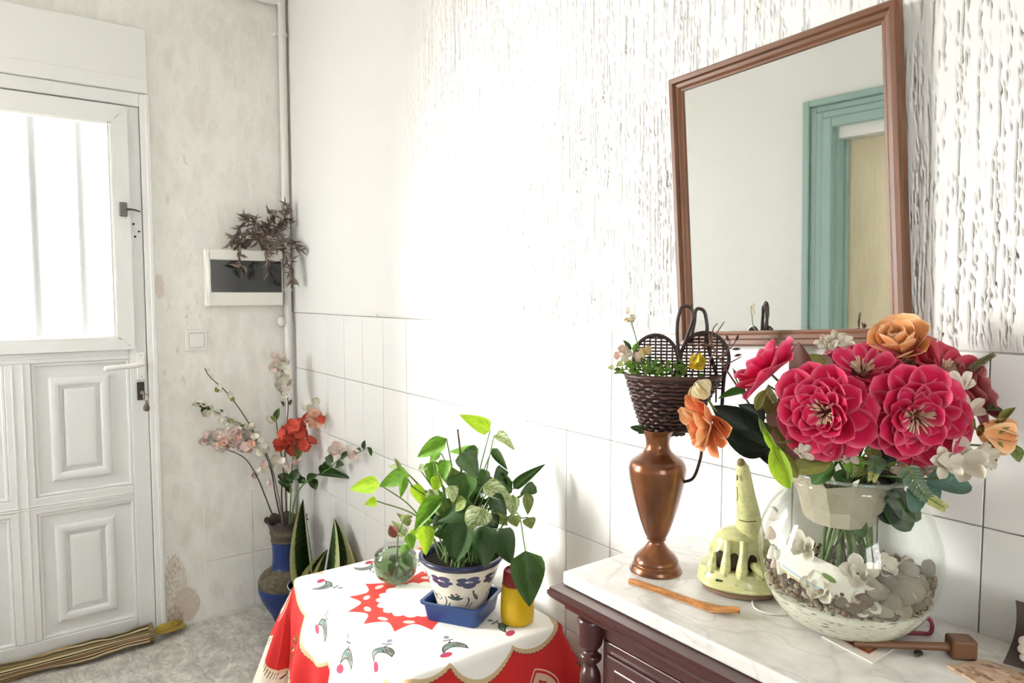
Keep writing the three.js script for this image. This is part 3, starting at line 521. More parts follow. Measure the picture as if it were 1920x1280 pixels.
{
  const c = thing('plastic_jar', 'yellow plastic jar with a dark red lid on the tablecloth', 'jar', [-0.148, TY + 0.003, 1.838]);
  mesh('body', slathe([[0, 0], [0.033, 0], [0.037, 0.004], [0.0385, 0.02], [0.0375, 0.06], [0.035, 0.082], [0.033, 0.088], [0, 0.088]], 60, 40), mat(RGB(0.72, 0.47, 0.005), 0.35), c).userData.label = 'yellow plastic body';
  mesh('lid', slathe([[0, 0.086], [0.0335, 0.086], [0.034, 0.09], [0.032, 0.112], [0.0305, 0.118], [0.028, 0.119], [0.027, 0.114], [0, 0.113]], 60, 40), mat(RGB(0.26, 0.012, 0.02), 0.4), c).userData.label = 'dark red lid';
}
// ---------------------------------------------------------------- copper jug
const JUG = V(-0.2, SLAB, 2.3);
{
  const j = thing('copper_jug', 'brown copper jug with a slender foot on the marble', 'jug', JUG);
  const patina = pixTex(512, 512, (u, v) => { const a = tn(u, v, 5, 3), b = tn(u, v, 16, 6), q = 1 + 0.28 * a + 0.12 * b; return [120 * q, 73 * q, 45 * q * (1 - 0.1 * a)]; });
  const m = mat(0xffffff, 0.3, { map: patina, metalness: 0.6, clearcoat: 0.5, clearcoatRoughness: 0.15 });
  mesh('body', slathe([[0.013, 0.05], [0.0155, 0.056], [0.022, 0.07], [0.0335, 0.105], [0.0435, 0.145], [0.0475, 0.168], [0.0475, 0.18], [0.043, 0.19], [0.031, 0.199], [0.0225, 0.207], [0.0195, 0.218], [0.022, 0.231], [0.0285, 0.241], [0.0285, 0.2425], [0.021, 0.233], [0.017, 0.218], [0.0195, 0.206]], 110, 48), m, j);
  mesh('foot', slathe([[0, 0.001], [0.041, 0], [0.0425, 0.003], [0.0405, 0.009], [0.037, 0.013], [0.0375, 0.018], [0.033, 0.026], [0.022, 0.037], [0.0145, 0.047], [0.0135, 0.052], [0.0165, 0.0545], [0.013, 0.058]], 80, 48), m, j);
  const R2 = V(0.42, 0, 0.9), U = (s, h) => R2.clone().multiplyScalar(s).setY(h);
  mesh('handle', tube([U(0.021, 0.236), U(0.04, 0.243), U(0.066, 0.24), U(0.074, 0.22), U(0.07, 0.19), U(0.06, 0.165), U(0.046, 0.158)], 0.0026, 40, 8), mat(RGB(0.06, 0.035, 0.025), 0.4, { metalness: 0.7 }), j).userData.label = 'thin dark wire handle';
}
// ---------------------------------------------------------------- ceramic figurine: hollow grotto base and a tall blunt spire
{
  const f = thing('ceramic_figurine', 'pale green ceramic figurine with hollow grotto base and tall spire', 'figurine', [-0.16, SLAB, 2.437]);
  const glaze = pixTex(512, 512, (u, v) => { const a = tn(u, v, 6, 2), b = tn(u, v, 18, 4), s = Math.pow(clamp(tn(u, v, 24, 9) * 2.2 - 0.8), 2), q = 1 + 0.08 * a + 0.04 * b; return [200 * q * (1 - 0.45 * s), 200 * q * (1 - 0.4 * s), 142 * q * (1 - 0.5 * s)]; });
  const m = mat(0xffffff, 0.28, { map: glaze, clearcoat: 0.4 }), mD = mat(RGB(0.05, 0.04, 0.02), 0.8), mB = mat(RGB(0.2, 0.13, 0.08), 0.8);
  f.rotation.y = Math.atan2(-0.87, 0.49);                       // its front (local +z) looks back into the room
  const oval = (pts, sx, sz, seed, amp) => { const g = slathe(pts, 50, 56), p = g.attributes.position; for (let i = 0; i < p.count; i++) { const x = p.getX(i), y = p.getY(i), z = p.getZ(i), k = 1 + amp * n3(x * 30 + seed, y * 30, z * 30); p.setXYZ(i, x * sx * k, y, z * sz * k); } g.computeVertexNormals(); return g; };
  mesh('base', oval([[0, 0.012], [0.058, 0.012], [0.063, 0.02], [0.06, 0.038], [0.056, 0.042], [0, 0.042]], 1, 0.72, 1, 0.03), m, f);
  mesh('underside', oval([[0, 0], [0.05, 0.001], [0.058, 0.008], [0.057, 0.014], [0, 0.014]], 1, 0.72, 2, 0.02), mB, f).userData.label = 'bare brown clay underside';
  mesh('dome', oval([[0.046, 0.04], [0.049, 0.055], [0.046, 0.072], [0.036, 0.09], [0.022, 0.1], [0, 0.104]], 1, 0.7, 5, 0.06).translate(0.002, 0, -0.006), m, f);
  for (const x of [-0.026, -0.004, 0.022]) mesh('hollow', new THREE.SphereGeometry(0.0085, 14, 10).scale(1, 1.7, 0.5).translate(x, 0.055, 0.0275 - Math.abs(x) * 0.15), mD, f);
  for (const [x, h, r] of [[-0.016, 0.088, 0.0072], [0.0085, 0.09, 0.0078], [-0.037, 0.062, 0.007], [0.033, 0.058, 0.009]]) mesh('pillar', taper([V(x - 0.002, 0.036, 0.04 - Math.abs(x) * 0.3), V(x, 0.05, 0.041 - Math.abs(x) * 0.3), V(x + 0.001, h, 0.03 - Math.abs(x) * 0.3)], (t) => r * (1.1 - 0.3 * t + 0.12 * Math.sin(t * 7)), 14, 10), m, f);
  mesh('pebble_lump', new THREE.IcosahedronGeometry(0.011, 2).scale(1.7, 0.8, 0.8).rotateZ(-0.5).translate(0.036, 0.05, 0.034), m, f);
  const sp = taper([V(0.014, 0.09, -0.008), V(0.012, 0.12, -0.006), V(0.007, 0.155, -0.004), V(0.003, 0.19, -0.002), V(0, 0.207, 0), V(0, 0.2115, 0)], (t) => t > 0.98 ? 0.002 : lerp(0.0235, 0.009, Math.pow(t, 0.8)) * (t > 0.9 ? lerp(1, 0.55, (t - 0.9) / 0.08) : 1), 40, 20);
  mesh('spire', sp, m, f);
  mesh('spire_tip', new THREE.SphereGeometry(0.0062, 14, 10).scale(1, 1.2, 0.9).translate(0, 0.2065, 0.0035), mat(RGB(0.2, 0.15, 0.05), 0.5), f).userData.label = 'brown chipped tip';
  for (const q of [tube([V(0.0, 0.12, 0.018), V(0.012, 0.1185, 0.0185), V(0.026, 0.12, 0.014)], 0.0007, 8, 5), tube([V(-0.0045, 0.17, 0.0115), V(-0.003, 0.158, 0.0135), V(-0.0035, 0.148, 0.0145)], 0.0006, 8, 5), tube([V(-0.005, 0.188, 0.0095), V(-0.004, 0.184, 0.0105), V(-0.005, 0.18, 0.011)], 0.001, 8, 5)]) mesh('crack', q, mD, f);
  mesh('maker_mark', rbx(-0.03, -0.012, 0.026, 0.0295, 0.0395, 0.0425, 0.001), mat(RGB(0.03, 0.07, 0.03), 0.5), f).userData.label = 'dark green stripe on the base';
}
// white cord looped on the marble
{
  const p = [[1452, 1105], [1425, 1112], [1412, 1124], [1416, 1140], [1440, 1150], [1470, 1152], [1510, 1146]].map(([x, y]) => onY(x, y, SLAB + 0.0018));
  tag(mesh('cord', tube(p, 0.0014, 50, 8), mat(RGB(0.72, 0.69, 0.63), 0.6)), 'thin white cord looped on the marble by the glass bowl', 'cord');
}
// long wooden scoop
{
  const a = onY(1180, 1086, SLAB + 0.003), b = onY(1386, 1156, SLAB + 0.003), L = a.distanceTo(b), d = b.clone().sub(a).normalize(), s = V(0, 1, 0).cross(d).normalize();
  const nu = 40, nv = 10, pos = [], uv = [], idx = [];
  for (const top of [1, 0]) for (let i = 0; i <= nu; i++) for (let k = 0; k <= nv; k++) {
    const u = i / nu, v = lerp(-1, 1, k / nv), end = sstep(0.72, 1, u);
    const w = (0.0095 + 0.0035 * sstep(0.6, 0.85, u)) * Math.sqrt(clamp(1 - Math.pow(Math.max(0, (u - 0.86) / 0.14), 2), 0.02, 1)) * Math.sqrt(clamp(1 - Math.pow(Math.max(0, (0.03 - u) / 0.03), 2), 0.1, 1));
    const y = 0.0065 * end * end + end * 0.004 * v * v + (top ? 0.0042 * (1 - 0.55 * v * v) : 0) ;
    const q = a.clone().addScaledVector(d, u * L).addScaledVector(s, v * w); pos.push(q.x, q.y - 0.002 + y, q.z); uv.push(u, v * 0.06);
  }
  const N = (nu + 1) * (nv + 1); for (const t of [0, 1]) for (let i = 0; i < nu; i++) for (let k = 0; k < nv; k++) { const q = t * N + i * (nv + 1) + k; t ? idx.push(q, q + 1, q + nv + 1, q + 1, q + nv + 2, q + nv + 1) : idx.push(q, q + nv + 1, q + 1, q + 1, q + nv + 1, q + nv + 2); }
  for (let i = 0; i < nu; i++) for (const k of [0, nv]) { const q = i * (nv + 1) + k, r = q + nv + 1; idx.push(q, r, q + N, r, r + N, q + N); }
  const g = new THREE.BufferGeometry(); g.setAttribute('position', new THREE.Float32BufferAttribute(pos, 3)); g.setAttribute('uv', new THREE.Float32BufferAttribute(uv, 2)); g.setIndex(idx); g.computeVertexNormals();
  const grain = pixTex(512, 64, (u, v) => { const q = 1 + 0.12 * n2(u * 5, v * 9) + 0.1 * n2(u * 22, v * 40); return [198 * q, 134 * q, 74 * q]; });
  tag(mesh('wooden_scoop', g, mat(0xffffff, 0.5, { map: grain })), 'long narrow wooden scoop with a curved end on the marble', 'scoop');
}
// ---------------------------------------------------------------- leaves and petals
function blade(half, { nu = 9, nv = 6, cup = 0.1, droop = 0.15, wave = 0, tint } = {}) {      // unit leaf along +y, face to +z; half(u) = half width
  const pos = [], uv = [], idx = [], col = [];
  for (let i = 0; i <= nu; i++) for (let k = 0; k <= nv; k++) {
    const u = i / nu, v = lerp(-1, 1, k / nv), h = half(u);
    pos.push(v * h, u, -droop * u * u + cup * v * v * h * 2 + wave * Math.sin(u * 11 + v * 2) * Math.abs(v)); uv.push(0.5 + v * 0.5, u);
    if (tint) col.push(...tint(u, v));
    if (i < nu && k < nv) { const a = i * (nv + 1) + k; idx.push(a, a + 1, a + nv + 1, a + 1, a + nv + 2, a + nv + 1); }
  }
  const g = new THREE.BufferGeometry(); g.setAttribute('position', new THREE.Float32BufferAttribute(pos, 3)); g.setAttribute('uv', new THREE.Float32BufferAttribute(uv, 2));
  if (tint) g.setAttribute('color', new THREE.Float32BufferAttribute(col, 3)); g.setIndex(idx); g.computeVertexNormals(); return g;
}
const heartHalf = (u) => 0.5 * Math.pow(Math.sin(Math.PI * Math.pow(clamp(u, 0.0, 1), 0.55)), 0.8) * (1 - 0.1 * u);
const ovalHalf = (u) => 0.5 * Math.pow(Math.sin(Math.PI * clamp(u, 0.001, 0.999)), 0.75);
const lanceHalf = (u) => 0.5 * Math.sin(Math.PI * Math.pow(clamp(u, 0.001, 1), 0.75));
const petalHalf = (u) => 0.5 * (0.32 + 0.68 * Math.sin(Math.PI * 0.5 * Math.min(1, u / 0.62))) * Math.sqrt(clamp(1 - Math.pow(Math.max(0, (u - 0.62) / 0.38), 2.2), 0.0, 1));
const HEART = [blade(heartHalf, { cup: 0.16, droop: 0.12 }), blade(heartHalf, { cup: -0.12, droop: 0.3 }), blade(heartHalf, { cup: 0.24, droop: 0.22, wave: 0.012 })];
const OVAL = [blade(ovalHalf, { cup: 0.15, droop: 0.15 }), blade(ovalHalf, { cup: 0.25, droop: 0.3 })], LANCE = [blade(lanceHalf, { cup: 0.3, droop: 0.12 }), blade(lanceHalf, { cup: 0.25, droop: 0.35 })];
const TOCAM = (p) => CAM.clone().sub(p).normalize();
function setLeaf(m, base, tip, width, normal) {
  const y = tip.clone().sub(base), L = y.length(); y.normalize(); const z = normal.clone().addScaledVector(y, -normal.dot(y)).normalize(), x = y.clone().cross(z);
  m.position.copy(base); m.quaternion.setFromRotationMatrix(new THREE.Matrix4().makeBasis(x, y, z)); m.scale.set(width, L, L); return m;
}
function leaf(name, geo, m, parent, base, tip, width, normal) { return setLeaf(mesh(name, geo, m, parent), base, tip, width, normal); }
const leafMap = (base, vein, splash, amount) => canvasTex(256, 256, (c, w, h) => {
  c.fillStyle = base; c.fillRect(0, 0, w, h);
  for (let i = 0; i < 240 * amount; i++) { const a = Math.pow(rnd(), 0.7) * (rnd() < 0.5 ? -1 : 1), u = rnd(); c.save(); c.translate(w / 2 + a * w * 0.45, h - u * h); c.rotate((a < 0 ? -1 : 1) * 0.7); c.fillStyle = splash; c.globalAlpha = 0.25 + 0.5 * rnd(); c.beginPath(); c.ellipse(0, 0, 2 + rnd() * 6, 8 + rnd() * 30, 0, 0, 7); c.fill(); c.restore(); }
  c.globalAlpha = 0.5; c.strokeStyle = vein; c.lineWidth = 3; c.beginPath(); c.moveTo(w / 2, 0); c.lineTo(w / 2, h); c.stroke(); c.lineWidth = 1.2;
  for (let i = 0; i < 9; i++) for (const s of [-1, 1]) { c.beginPath(); c.moveTo(w / 2, h - i * h / 10); c.quadraticCurveTo(w / 2 + s * w * 0.3, h - (i + 1) * h / 10, w / 2 + s * w * 0.5, h - (i + 2.2) * h / 10); c.stroke(); }
});
const leafMat = (map, r = 0.5, through = 0) => mat(0xffffff, through ? 0.93 : r, { map, ...(through ? { transmission: through, thickness: 0 } : {}) });
const mLeaf = {
  dark: leafMat(leafMap('#42652a', '#5f8040', '#36561f', 0.5), 0.4), deep: leafMat(leafMap('#2f4d20', '#486833', '#26401a', 0.4), 0.4),
  green: leafMat(leafMap('#5d8c22', '#82ae40', '#7fae30', 0.6), 0.5, 0.35), lime: leafMat(leafMap('#b4d42c', '#d4e86a', '#8fbe1e', 0.7), 0.6, 0.45),
  cream: leafMat(leafMap('#7d9448', '#b9c690', '#dde3c2', 1.1), 0.5, 0.2), olive: leafMat(leafMap('#6f7f40', '#98a468', '#a8b070', 0.6), 0.5, 0.2),
};
const mStem = { green: mat(RGB(0.12, 0.2, 0.05), 0.6), brown: mat(RGB(0.07, 0.045, 0.03), 0.8), grey: mat(RGB(0.2, 0.19, 0.16), 0.8), dark: mat(RGB(0.03, 0.035, 0.02), 0.7) };

// ---------------------------------------------------------------- blue floor vase
const FV = V(-0.136, 0, 0.25);
{
  const v = thing('floor_vase', 'tall dusty blue ceramic floor vase with ruffled rim in the corner', 'vase', FV);
  const blue = pixTex(256, 256, (u, w) => { const q = 1 + 0.2 * tn(u, w, 6, 2) + 0.12 * tn(u, w, 24, 5); return [20 * q, 46 * q, 104 * q]; });
  const dust = pixTex(256, 256, (u, w) => { const a = tn(u, w, 8, 3), b = tn(u, w, 30, 6), q = 1 + 0.22 * a + 0.2 * b; return [98 * q, 90 * q, 74 * q]; }, { repeat: [2, 1] });
  const mb = mat(0xffffff, 0.42, { map: blue }), md = mat(0xffffff, 0.9, { map: dust }), rim = mat(RGB(0.07, 0.055, 0.045), 0.6);
  mesh('belly', slathe([[0, 0], [0.045, 0], [0.05, 0.006], [0.066, 0.05], [0.1, 0.11], [0.117, 0.155], [0.119, 0.18]], 50, 56), mb, v);
  mesh('shoulder', slathe([[0.119, 0.18], [0.117, 0.2], [0.105, 0.222], [0.082, 0.24], [0.068, 0.252]], 30, 56), md, v).userData.label = 'dusty grey-brown shoulder';
  mesh('neck', slathe([[0.068, 0.252], [0.063, 0.262], [0.06, 0.29], [0.0605, 0.33], [0.064, 0.362]], 30, 56), mb, v);
  mesh('collar', slathe([[0.064, 0.362], [0.0665, 0.366], [0.064, 0.371], [0.066, 0.39], [0.07, 0.396], [0.068, 0.401], [0.071, 0.42]], 40, 56), md, v).userData.label = 'dusty grey collar';
  const g = lathe([[0.0705, 0.416], [0.073, 0.428], [0.078, 0.44], [0.084, 0.45], [0.0815, 0.452], [0.074, 0.442], [0.069, 0.43], [0.064, 0.37], [0.058, 0.33], [0.056, 0.29], [0, 0.27]], 96), p = g.attributes.position;
  for (let i = 0; i < p.count; i++) { const x = p.getX(i), y = p.getY(i), z = p.getZ(i), a = Math.atan2(z, x), k = sstep(0.425, 0.45, y); p.setXYZ(i, x * (1 + 0.06 * k * Math.cos(a * 9)), y + 0.007 * k * Math.sin(a * 9), z * (1 + 0.06 * k * Math.cos(a * 9))); }
  g.computeVertexNormals(); mesh('ruffled_rim', g, rim, v).userData.label = 'dark ruffled rim';
}
// ---------------------------------------------------------------- blossom builder: small five-petalled flowers
const PETAL5 = blade((u) => 0.5 * Math.sqrt(Math.max(0, Math.sin(Math.PI * Math.pow(clamp(u, 0.0, 1), 1.2)))), { nu: 5, nv: 4, cup: 0.25, droop: -0.2 });
function blossomGeo(r, seed = 0, n = 5) {                      // one small flower, facing +z
  const l = []; for (let i = 0; i < n; i++) { const g = PETAL5.clone().scale(r * 0.95, r, r); g.rotateX(0.35 + 0.3 * Math.abs(n2(i, seed))).rotateZ(i / n * 6.283 + n2(seed, i) * 0.3); l.push(g); } return l;
}
const BLOSSOM = [0, 1, 2].map((s) => merge(blossomGeo(1, s * 3.7)));
const BUD = new THREE.IcosahedronGeometry(0.5, 1).scale(0.7, 0.7, 1);
const face = (m, n) => { m.quaternion.setFromUnitVectors(V(0, 0, 1), n.clone().normalize()); m.rotateZ(rr(0, 6)); return m; };
const mPet = {
  blush: mat(RGB(0.82, 0.66, 0.6), 0.85), white: mat(RGB(0.86, 0.82, 0.75), 0.85), ivory: mat(RGB(0.76, 0.72, 0.6), 0.85), coral: mat(RGB(0.74, 0.13, 0.085), 0.8), peach: mat(RGB(0.82, 0.5, 0.37), 0.8), mauve: mat(RGB(0.6, 0.45, 0.43), 0.85),
};
// an artificial branch out of the floor vase: stem along pixels of the survey, flowers near given places
function branch(label, stem, stemMat, bits, leaves = [], depth = 2.93) {
  const foot = V(FV.x + rr(-0.012, 0.012), 0.29, FV.z + rr(-0.012, 0.012)), b = thing('flower_branch', label, 'artificial flowers', foot, 'branches in the blue floor vase');
  const L = (x, y, dd = 0) => at(x, y, depth + dd).sub(foot);
  const pts = stem.map(([x, y, dd]) => L(x, y, dd ?? 0));
  mesh('stem', taper([V(0, 0, 0), ...pts], (t) => lerp(0.0038, 0.0016, t), 36, 6), stemMat, b);
  for (const [x, y, r, c, dd = 0] of bits) {
    const p = L(x, y, dd), w = p.clone().add(foot), m = mesh('blossom', c === 'bud' ? BUD : BLOSSOM[rnd() * 3 | 0], mPet[c === 'bud' ? 'ivory' : c], b); m.position.copy(p); m.scale.setScalar(r * 0.0022);
    face(m, TOCAM(w).add(V(rr(-0.7, 0.7), rr(-0.2, 0.9), rr(-0.7, 0.7))));
  }
  for (const [x0, y0, x1, y1, w, m, dd = 0] of leaves) { const a = L(x0, y0, dd), c = L(x1, y1, dd + rr(-0.02, 0.02)); leaf('leaf', OVAL[rnd() * 2 | 0], mLeaf[m], b, a, c, w * 0.0022, TOCAM(a.clone().add(foot)).add(V(rr(-0.4, 0.4), rr(0, 0.6), 0))); }
  return b;
}
const around = (cx, cy, sx, sy, n, r0, r1, cols) => Array.from({ length: n }, () => { const a = rr(0, 6.283), q = Math.sqrt(rnd()); return [cx + Math.cos(a) * q * sx, cy + Math.sin(a) * q * sy, rr(r0, r1), cols[rnd() * cols.length | 0], rr(-0.03, 0.03)]; });
const along = (x0, y0, x1, y1, n, s, r0, r1, cols) => Array.from({ length: n }, (_, i) => { const t = (i + rnd() * 0.8) / n; return [lerp(x0, x1, t) + rr(-s, s), lerp(y0, y1, t) + rr(-s, s), rr(r0, r1), cols[rnd() * cols.length | 0], rr(-0.03, 0.03)]; });
branch('pale pink cherry blossom branch with dense cluster over the floor vase', [[497, 930], [485, 900], [462, 862], [440, 848], [405, 838]], mStem.brown,
  [...around(445, 828, 36, 22, 48, 10, 14, ['blush', 'white', 'blush', 'white', 'peach']), ...around(408, 824, 28, 15, 22, 9, 13, ['white', 'blush', 'white']), ...along(390, 828, 375, 824, 3, 4, 9, 12, ['mauve', 'blush'])], []);
branch('long thin white blossom branch reaching towards the light switch', [[517, 930], [508, 880], [492, 840], [455, 775], [420, 730], [392, 705], [384, 690]], mStem.brown,
  [...along(484, 830, 505, 870, 8, 9, 8, 11, ['ivory', 'white', 'blush']), ...along(470, 800, 486, 835, 7, 8, 8, 11, ['ivory', 'white']), ...along(436, 748, 384, 690, 7, 6, 6, 9, ['ivory', 'white', 'bud'])], [[410, 735, 404, 726, 9, 'olive'], [440, 752, 432, 744, 9, 'olive']]);
branch('drooping sparse white blossom twig with grey leaves', [[521, 925], [500, 850], [468, 805], [430, 785], [395, 768], [360, 758]], mStem.grey,
  [...along(468, 805, 362, 760, 14, 8, 7, 11, ['white', 'ivory', 'ivory']), ...around(500, 868, 18, 20, 6, 8, 11, ['ivory', 'white'])], [[395, 768, 364, 755, 9, 'deep'], [380, 762, 380, 774, 8, 'dark'], [420, 776, 408, 768, 9, 'dark'], [440, 792, 424, 786, 9, 'olive'], [466, 806, 450, 796, 10, 'dark']]);
branch('tall cream blossom spike standing against the corner pipe', [[528, 930], [533, 870], [538, 800], [540, 750], [533, 710], [524, 670]], mStem.brown,
  [...around(532, 720, 13, 22, 24, 9, 12, ['ivory', 'white', 'ivory']), ...around(524, 680, 15, 16, 16, 8, 11, ['white', 'blush', 'ivory']), ...along(528, 700, 524, 664, 5, 6, 8, 10, ['white'])], [[532, 762, 528, 750, 6, 'deep'], [543, 760, 546, 748, 6, 'deep']]);
branch('coral red flower cluster with dark green leaves over the floor vase', [[545, 935], [546, 900], [549, 860], [556, 825], [565, 800], [585, 785]], mStem.green,
  [...around(556, 808, 24, 12, 12, 14, 19, ['coral']), ...around(533, 836, 18, 9, 9, 13, 17, ['coral']), ...around(574, 838, 11, 8, 5, 13, 17, ['coral']), ...around(590, 785, 16, 11, 9, 10, 14, ['peach', 'coral', 'peach']), ...around(583, 760, 16, 12, 5, 8, 11, ['ivory', 'white']), ...around(545, 868, 16, 8, 6, 8, 11, ['blush', 'white'])],
  [[556, 862, 562, 820, 13, 'olive', -0.03], [550, 905, 520, 888, 18, 'deep'], [550, 900, 556, 880, 20, 'deep'], [545, 915, 522, 900, 13, 'deep'], [552, 898, 566, 890, 15, 'deep'], [546, 925, 536, 905, 11, 'deep'], [560, 800, 575, 810, 7, 'deep']]);
branch('small bare sprig with one green leaf in the floor vase', [[536, 925], [530, 870], [523, 825], [518, 790], [519, 770]], mStem.dark, [[505, 785, 9, 'ivory'], [512, 792, 8, 'white'], [524, 812, 7, 'mauve'], [476, 890, 9, 'mauve'], [500, 905, 10, 'blush']], [[518, 788, 521, 766, 12, 'dark'], [518, 790, 508, 780, 8, 'olive']]);
branch('spreading leafy branch with peach blossoms leaning to the tiles', [[553, 935], [565, 912], [590, 893], [615, 880], [640, 858], [672, 848], [690, 838]], mStem.green,
  [...around(632, 845, 13, 9, 8, 9, 12, ['peach', 'blush', 'white']), ...around(662, 848, 7, 6, 4, 9, 12, ['blush', 'white'])],
  [[596, 890, 570, 905, 18, 'deep'], [600, 888, 634, 886, 20, 'deep'], [585, 898, 592, 915, 17, 'deep'], [615, 880, 612, 862, 17, 'dark'], [625, 868, 612, 850, 15, 'deep'], [640, 862, 656, 846, 11, 'deep'], [612, 882, 596, 872, 12, 'dark'], [630, 872, 642, 870, 14, 'deep'], [682, 842, 683, 826, 8, 'deep'], [690, 838, 697, 852, 7, 'dark'], [676, 846, 668, 838, 7, 'deep'], [574, 905, 558, 896, 14, 'deep']]);

// ---------------------------------------------------------------- snake plant in a dark enamel pot
{
  const P = V(-0.125, 0, 0.53), s = thing('snake_plant', 'snake plant with cream-edged blades in a dark pot behind the table', 'potted plant', P);
  const mp = mat(RGB(0.012, 0.012, 0.022), 0.2, { clearcoat: 0.5 });
  mesh('pot', slathe([[0, 0], [0.06, 0], [0.068, 0.01], [0.085, 0.09], [0.098, 0.19], [0.102, 0.262], [0.105, 0.268], [0.101, 0.272], [0.095, 0.26], [0.09, 0.24], [0, 0.238]], 70, 48), mp, s).userData.label = 'dark glazed pot';
  mesh('rim_line', new THREE.TorusGeometry(0.1035, 0.0022, 8, 64).rotateX(Math.PI / 2).translate(0, 0.27, 0), mat(RGB(0.45, 0.45, 0.5), 0.3), s).userData.label = 'pale worn rim';
  mesh('soil', new THREE.CircleGeometry(0.09, 32).rotateX(-Math.PI / 2).translate(0, 0.245, 0), mat(RGB(0.03, 0.022, 0.015), 1), s);
  const tx = canvasTex(128, 512, (c, w, h) => { c.fillStyle = '#c9cf9a'; c.fillRect(0, 0, w, h); c.fillStyle = '#3f5a2a'; c.fillRect(w * 0.1, 0, w * 0.8, h); for (let i = 0; i < 130; i++) { c.strokeStyle = rnd() < 0.5 ? 'rgba(120,140,80,.35)' : 'rgba(35,55,25,.4)'; c.lineWidth = 2 + rnd() * 4; const y = rnd() * h; c.beginPath(); c.moveTo(w * 0.1, y); for (let k = 0; k <= 6; k++) c.lineTo(w * (0.1 + 0.8 * k / 6), y + rr(-5, 5)); c.stroke(); } });
  const ml = mat(0xffffff, 0.45, { map: tx }), half = (u) => 0.5 * Math.pow(Math.sin(Math.PI * (0.22 + 0.78 * u)), 0.8) * (u > 0.999 ? 0 : 1);
  const B = [blade(half, { cup: 0.55, droop: 0.04, nu: 14, nv: 8 }), blade(half, { cup: 0.5, droop: -0.12, nu: 14, nv: 8 })];
  const d = depthOf(P) - 0.03;
  for (const [x0, y0, x1, y1, w, k, dd, nx] of [[588, 1085, 567, 936, 42, 0, 0.05, -0.2], [606, 1090, 629, 972, 40, 0, 0, 0.6], [618, 1090, 640, 1010, 34, 1, 0.02, 1.2], [600, 1092, 612, 1030, 30, 0, -0.03, -0.7], [625, 1090, 642, 1040, 26, 1, -0.02, 0.3]]) {
    const a = at(x0, y0, d + dd).sub(P), b = at(x1, y1, d + dd).sub(P); a.y = 0.235; leaf('blade', B[k], ml, s, a, b, w * 0.0017, TOCAM(P).add(RIGHT.clone().multiplyScalar(nx)));
  }
}
// ---------------------------------------------------------------- dried sprig on the fuse box
{
  const P = V(-0.145, 1.5545, 0.045), s = thing('dried_sprig', 'withered brown sprig spilling over the fuse box', 'dried plant', P), d = depthOf(P);
  const ms = mat(RGB(0.19, 0.14, 0.11), 0.9), ml = mat(RGB(0.27, 0.205, 0.17), 0.9), lv = [];
  const L = (x, y, dd) => at(x, y, d + dd).sub(P);
  const stems = [[[498, 466, 0], [495, 435, 0.01], [470, 415, 0], [450, 425, -0.03], [440, 450, -0.05]], [[498, 466, 0], [490, 440, -0.02], [462, 440, -0.05], [447, 465, -0.09], [455, 505, -0.1]], [[500, 466, 0], [500, 430, 0.01], [508, 405, 0.01], [507, 394, 0]], [[502, 466, 0], [515, 430, 0], [535, 405, 0], [530, 380, 0]], [[502, 466, 0], [530, 450, -0.01], [545, 452, -0.03], [560, 468, -0.03]], [[500, 466, 0], [497, 445, -0.04], [500, 470, -0.09], [501, 510, -0.1]], [[498, 466, 0], [480, 440, -0.02], [472, 410, 0], [462, 408, -0.01]], [[503, 466, 0], [530, 470, -0.04], [541, 500, -0.06], [546, 530, -0.05]], [[500, 466, 0], [515, 440, 0], [525, 425, 0], [540, 420, 0]], [[500, 466, 0], [485, 450, -0.03], [460, 452, -0.05], [430, 452, -0.05]]];
  for (const st of stems) {
    const pts = [V(0, 0, 0), ...st.slice(1).map((q) => L(...q))], c = new THREE.CatmullRomCurve3(pts); mesh('stem', taper(pts, (t) => lerp(0.0035, 0.0015, t), 20, 5), ms, s);
    for (let i = 0; i < 34; i++) { const t = 0.2 + 0.8 * i / 33, a = c.getPointAt(t), tg = c.getTangentAt(t), dir = tg.clone().multiplyScalar(0.6).add(V(rr(-1, 1), rr(-0.9, 0.6), rr(-0.6, 0.6))).normalize(), b = a.clone().addScaledVector(dir, rr(0.03, 0.055)); b.z = Math.max(b.z, -0.035);
      const m = setLeaf(new THREE.Mesh(LANCE[i % 2]), a, b, rr(0.003, 0.005), V(rr(-1, 1), rr(-1, 1), 1)); m.updateMatrix(); lv.push(LANCE[i % 2].clone().applyMatrix4(m.matrix)); }
  }
  mesh('leaves', lv, ml, s).userData.kind = 'stuff';
}
